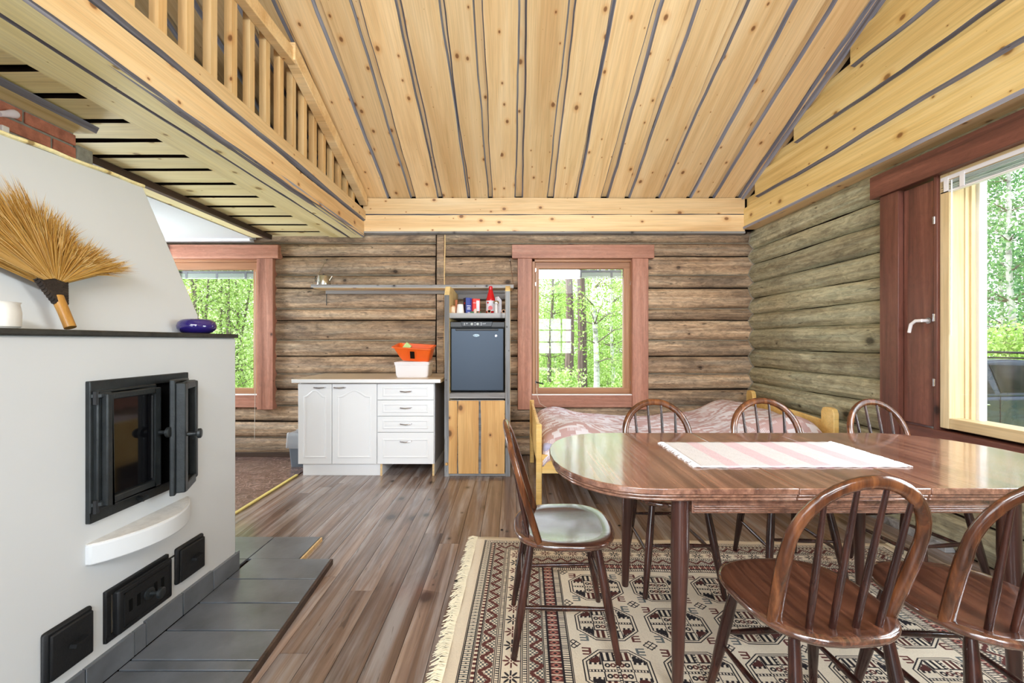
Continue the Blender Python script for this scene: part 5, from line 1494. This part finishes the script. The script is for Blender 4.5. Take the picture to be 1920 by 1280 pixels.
for lx, ly in ((-.590, -.335), (-.590, .300), (.530, -.335), (.545, .300)):
    sxx, syy = (1 if lx > 0 else -1), (1 if ly > 0 else -1)
    MB().tube([(lx, ly, TZ-.046), (lx+.002*sxx, ly, TZ-.25), (lx+.008*sxx, ly+.004*syy, .30), (lx+.014*sxx, ly+.008*syy, .018 if True else 0), (lx+.014*sxx, ly+.008*syy, .0095)], [.029, .030, .024, .017, .015], 16).build('leg', TLEG, tb, smooth=True)
# woven runner
hI, wI = 300, 640
uu = np.mgrid[0:hI, 0:wI][1].astype(np.float32)/wI*.78
img = np.empty((hI, wI, 3), np.float32); img[:] = lin(228, 224, 226)
for a, b in ((.10, .155), (.265, .335), (.435, .505), (.61, .67)): img[(uu > a) & (uu < b)] = lin(228, 202, 209)
RUN = printed('runner_weave', make_image('runner_weave', img), .95, bump=.8, noise_amt=.22)
rn_ = thing('table_runner', 'white woven table runner with pale pink stripes and fringed ends', 'runner', (.712, 1.563, TZ), R(0.5))
nu, nv = 60, 20
vv = [(.775*i/nu, .385*j/nv+.002*math.sin(i*.5), .0045+.0008*math.sin(i*1.3+j)) for j in range(nv+1) for i in range(nu+1)]
uvs = [(i/nu, j/nv) for j in range(nv+1) for i in range(nu+1)]
ff = [(j*(nu+1)+i, j*(nu+1)+i+1, (j+1)*(nu+1)+i+1, (j+1)*(nu+1)+i) for j in range(nv) for i in range(nu)]
rp = link('cloth', uvmesh('cloth', vv, ff, uvs, RUN), rn_); sm = rp.modifiers.new('thickness', 'SOLIDIFY'); sm.thickness = .004; sm.offset = -1
WFR = plain('white_fringe', lin(240, 236, 236), .95, var=.04)
for side in (0, 1):
    mb = MB(); qf = random.Random(20+side)
    for k in range(80):
        y_ = .385*k/80; sg = -1 if side == 0 else 1; x0 = 0 if side == 0 else .775
        L = qf.uniform(.018, .034); dy = qf.uniform(-.012, .008)
        mb.tube([(x0, y_, .004), (x0+sg*L*.5, y_+dy*.5, .006), (x0+sg*L, y_+dy, .002)], [.002, .0018, .0014], 5)
    mb.build('fringe', WFR, rn_, smooth=True)['kind'] = 'stuff'

# ================================================================== CHAIRS
def make_chair():
    t = thing('dining_chair', '', 'chair', (0, 0, 0), 0, 'dark hoop-back dining chairs')
    # local: front = +y
    n_ = 40; rings = []
    def ol(k, z, front=1.0):
        out = []
        for j in range(n_):
            a = 2*math.pi*j/n_; c, s_ = math.cos(a), math.sin(a)
            e = 2/2.7
            x_ = .208*abs(c)**e*(1 if c > 0 else -1); y_ = .205*abs(s_)**e*(1 if s_ > 0 else -1)
            x_ *= 1+.05*(y_/.205)
            out.append((x_*k, y_*k, z))
        return out
    mb = MB()
    zs = .452
    rings = [ol(.02, zs-.010), ol(.45, zs-.009), ol(.75, zs-.005), ol(.93, zs), ol(.985, zs-.003), ol(1.0, zs-.010), ol(.995, zs-.018), ol(.96, zs-.027), ol(.85, zs-.030), ol(.02, zs-.030)]
    loft_rings(mb, rings); mb.build('seat', CHAIRS, t, smooth=True, ang=60)
    feet = {}
    for sx_ in (-1, 1):
        for sy_ in (-1, 1):
            top = Vector((sx_*.130, sy_*.128 - .01, zs-.026)); bot = Vector((sx_*(.188 if sy_ > 0 else .165), .19 if sy_ > 0 else -.205, .0))
            pts = [top.lerp(bot, f) for f in (0, .12, .35, .6, .85, 1.0)]
            MB().tube(pts, [.0135, .0155, .0185, .0175, .0135, .0115], 14).build('leg', CHAIRL, t, smooth=True)
            feet[(sx_, sy_)] = (top, bot)
    def stretch(a, b, fz):
        p = feet[a][0].lerp(feet[a][1], fz); q_ = feet[b][0].lerp(feet[b][1], fz)
        MB().tube([p, p.lerp(q_, .25), p.lerp(q_, .5), p.lerp(q_, .75), q_], [.006, .009, .0105, .009, .006], 10).build('stretcher', CHAIRL, t, smooth=True)
    stretch((-1, -1), (-1, 1), .56); stretch((1, -1), (1, 1), .56)
    stretch((-1, 1), (1, 1), .46); stretch((-1, -1), (1, -1), .40)
    # hoop
    tilt = math.tan(R(17)); yb = -.108
    def hp(x_, z): return Vector((x_, yb-(z)*tilt, zs-.012+z))
    pts = []
    Hh, wb, wm = .425, .165, .180
    for k in range(7):
        f = k/6; pts.append(hp(-(wb+(wm-wb)*math.sin(f*math.pi/2)), f*.245))
    for k in range(1, 18):
        a = math.pi*k/18; pts.append(hp(-wm*math.cos(a), .245+(Hh-.245)*math.sin(a)))
    pts += [Vector((-p.x, p.y, p.z)) for p in pts[:7][::-1]]
    pts2 = pts
    rad = [1.0 if i < 6 or i > len(pts2)-7 else .88 for i in range(len(pts2))]
    MB().tube(pts2, [.0200*r_ for r_ in rad], 12, ell=(.70, 1.05), up=(0, 1, .3)).build('hoop', CHAIRH, t, smooth=True)
    for i in range(4):
        xb = (-.0975+.065*i); xt = xb*1.18
        zt = .245+(Hh-.245)*math.sqrt(max(0, 1-(xt/wm)**2))-.010
        p0 = Vector((xb, yb-.040, zs-.012)); p1 = hp(xt, zt)
        MB().tube([p0, p0.lerp(p1, .35), p0.lerp(p1, .7), p1], [.0085, .0095, .0078, .0062], 10).build('spindle', CHAIRL, t, smooth=True)
    return t
ch = make_chair()
specs = [((.212, 1.752, .009), -90, 'hoop-back dining chair at the rounded end of the table, facing right with its seat clear'),
         ((.880, 1.262, .009), 3, 'hoop-back dining chair on the near side, backing onto the middle of the table'),
         ((1.365, 1.245, .009), -3, 'hoop-back dining chair on the near side, cut off by the picture edge'),
         ((.815, 2.150, .009), 180, 'hoop-back dining chair behind the table nearest to the left end, before the bed'),
         ((1.445, 2.200, .009), 176, 'hoop-back dining chair behind the table, middle one of the far three'),
         ((2.09, 2.155, .009), 188, 'hoop-back dining chair in the corner between table and big window')]
for i, (p, a, lab) in enumerate(specs):
    if i == 0:
        ch.location = p; ch.rotation_euler = (0, 0, R(a)); ch['label'] = lab
    else: dup(ch, p, R(a), lab)

# crumbs on the floor
CRUMB = plain('dark_crumb', lin(40, 34, 30), .9)
for (pxx, pyy, z, lab) in ((855, 1090, .014, 'small dark crumb on the rug fringe'), (941, 994, .0, 'small dark crumb on the floor boards behind the rug'), (1161, 986, .0, 'small dark crumb on the floor boards before the bed')):
    Y = F*(H-z)/(pyy-CY)
    o = MB().lathe([(0, 0), (.005, .001), (.0065, .004), (.004, .008), (0, .009)], 7, sc=(1.5, 1)).build('crumb', CRUMB, None, T(((pxx-CX)/F*Y, Y, z)))
    tag(o, lab, 'debris')
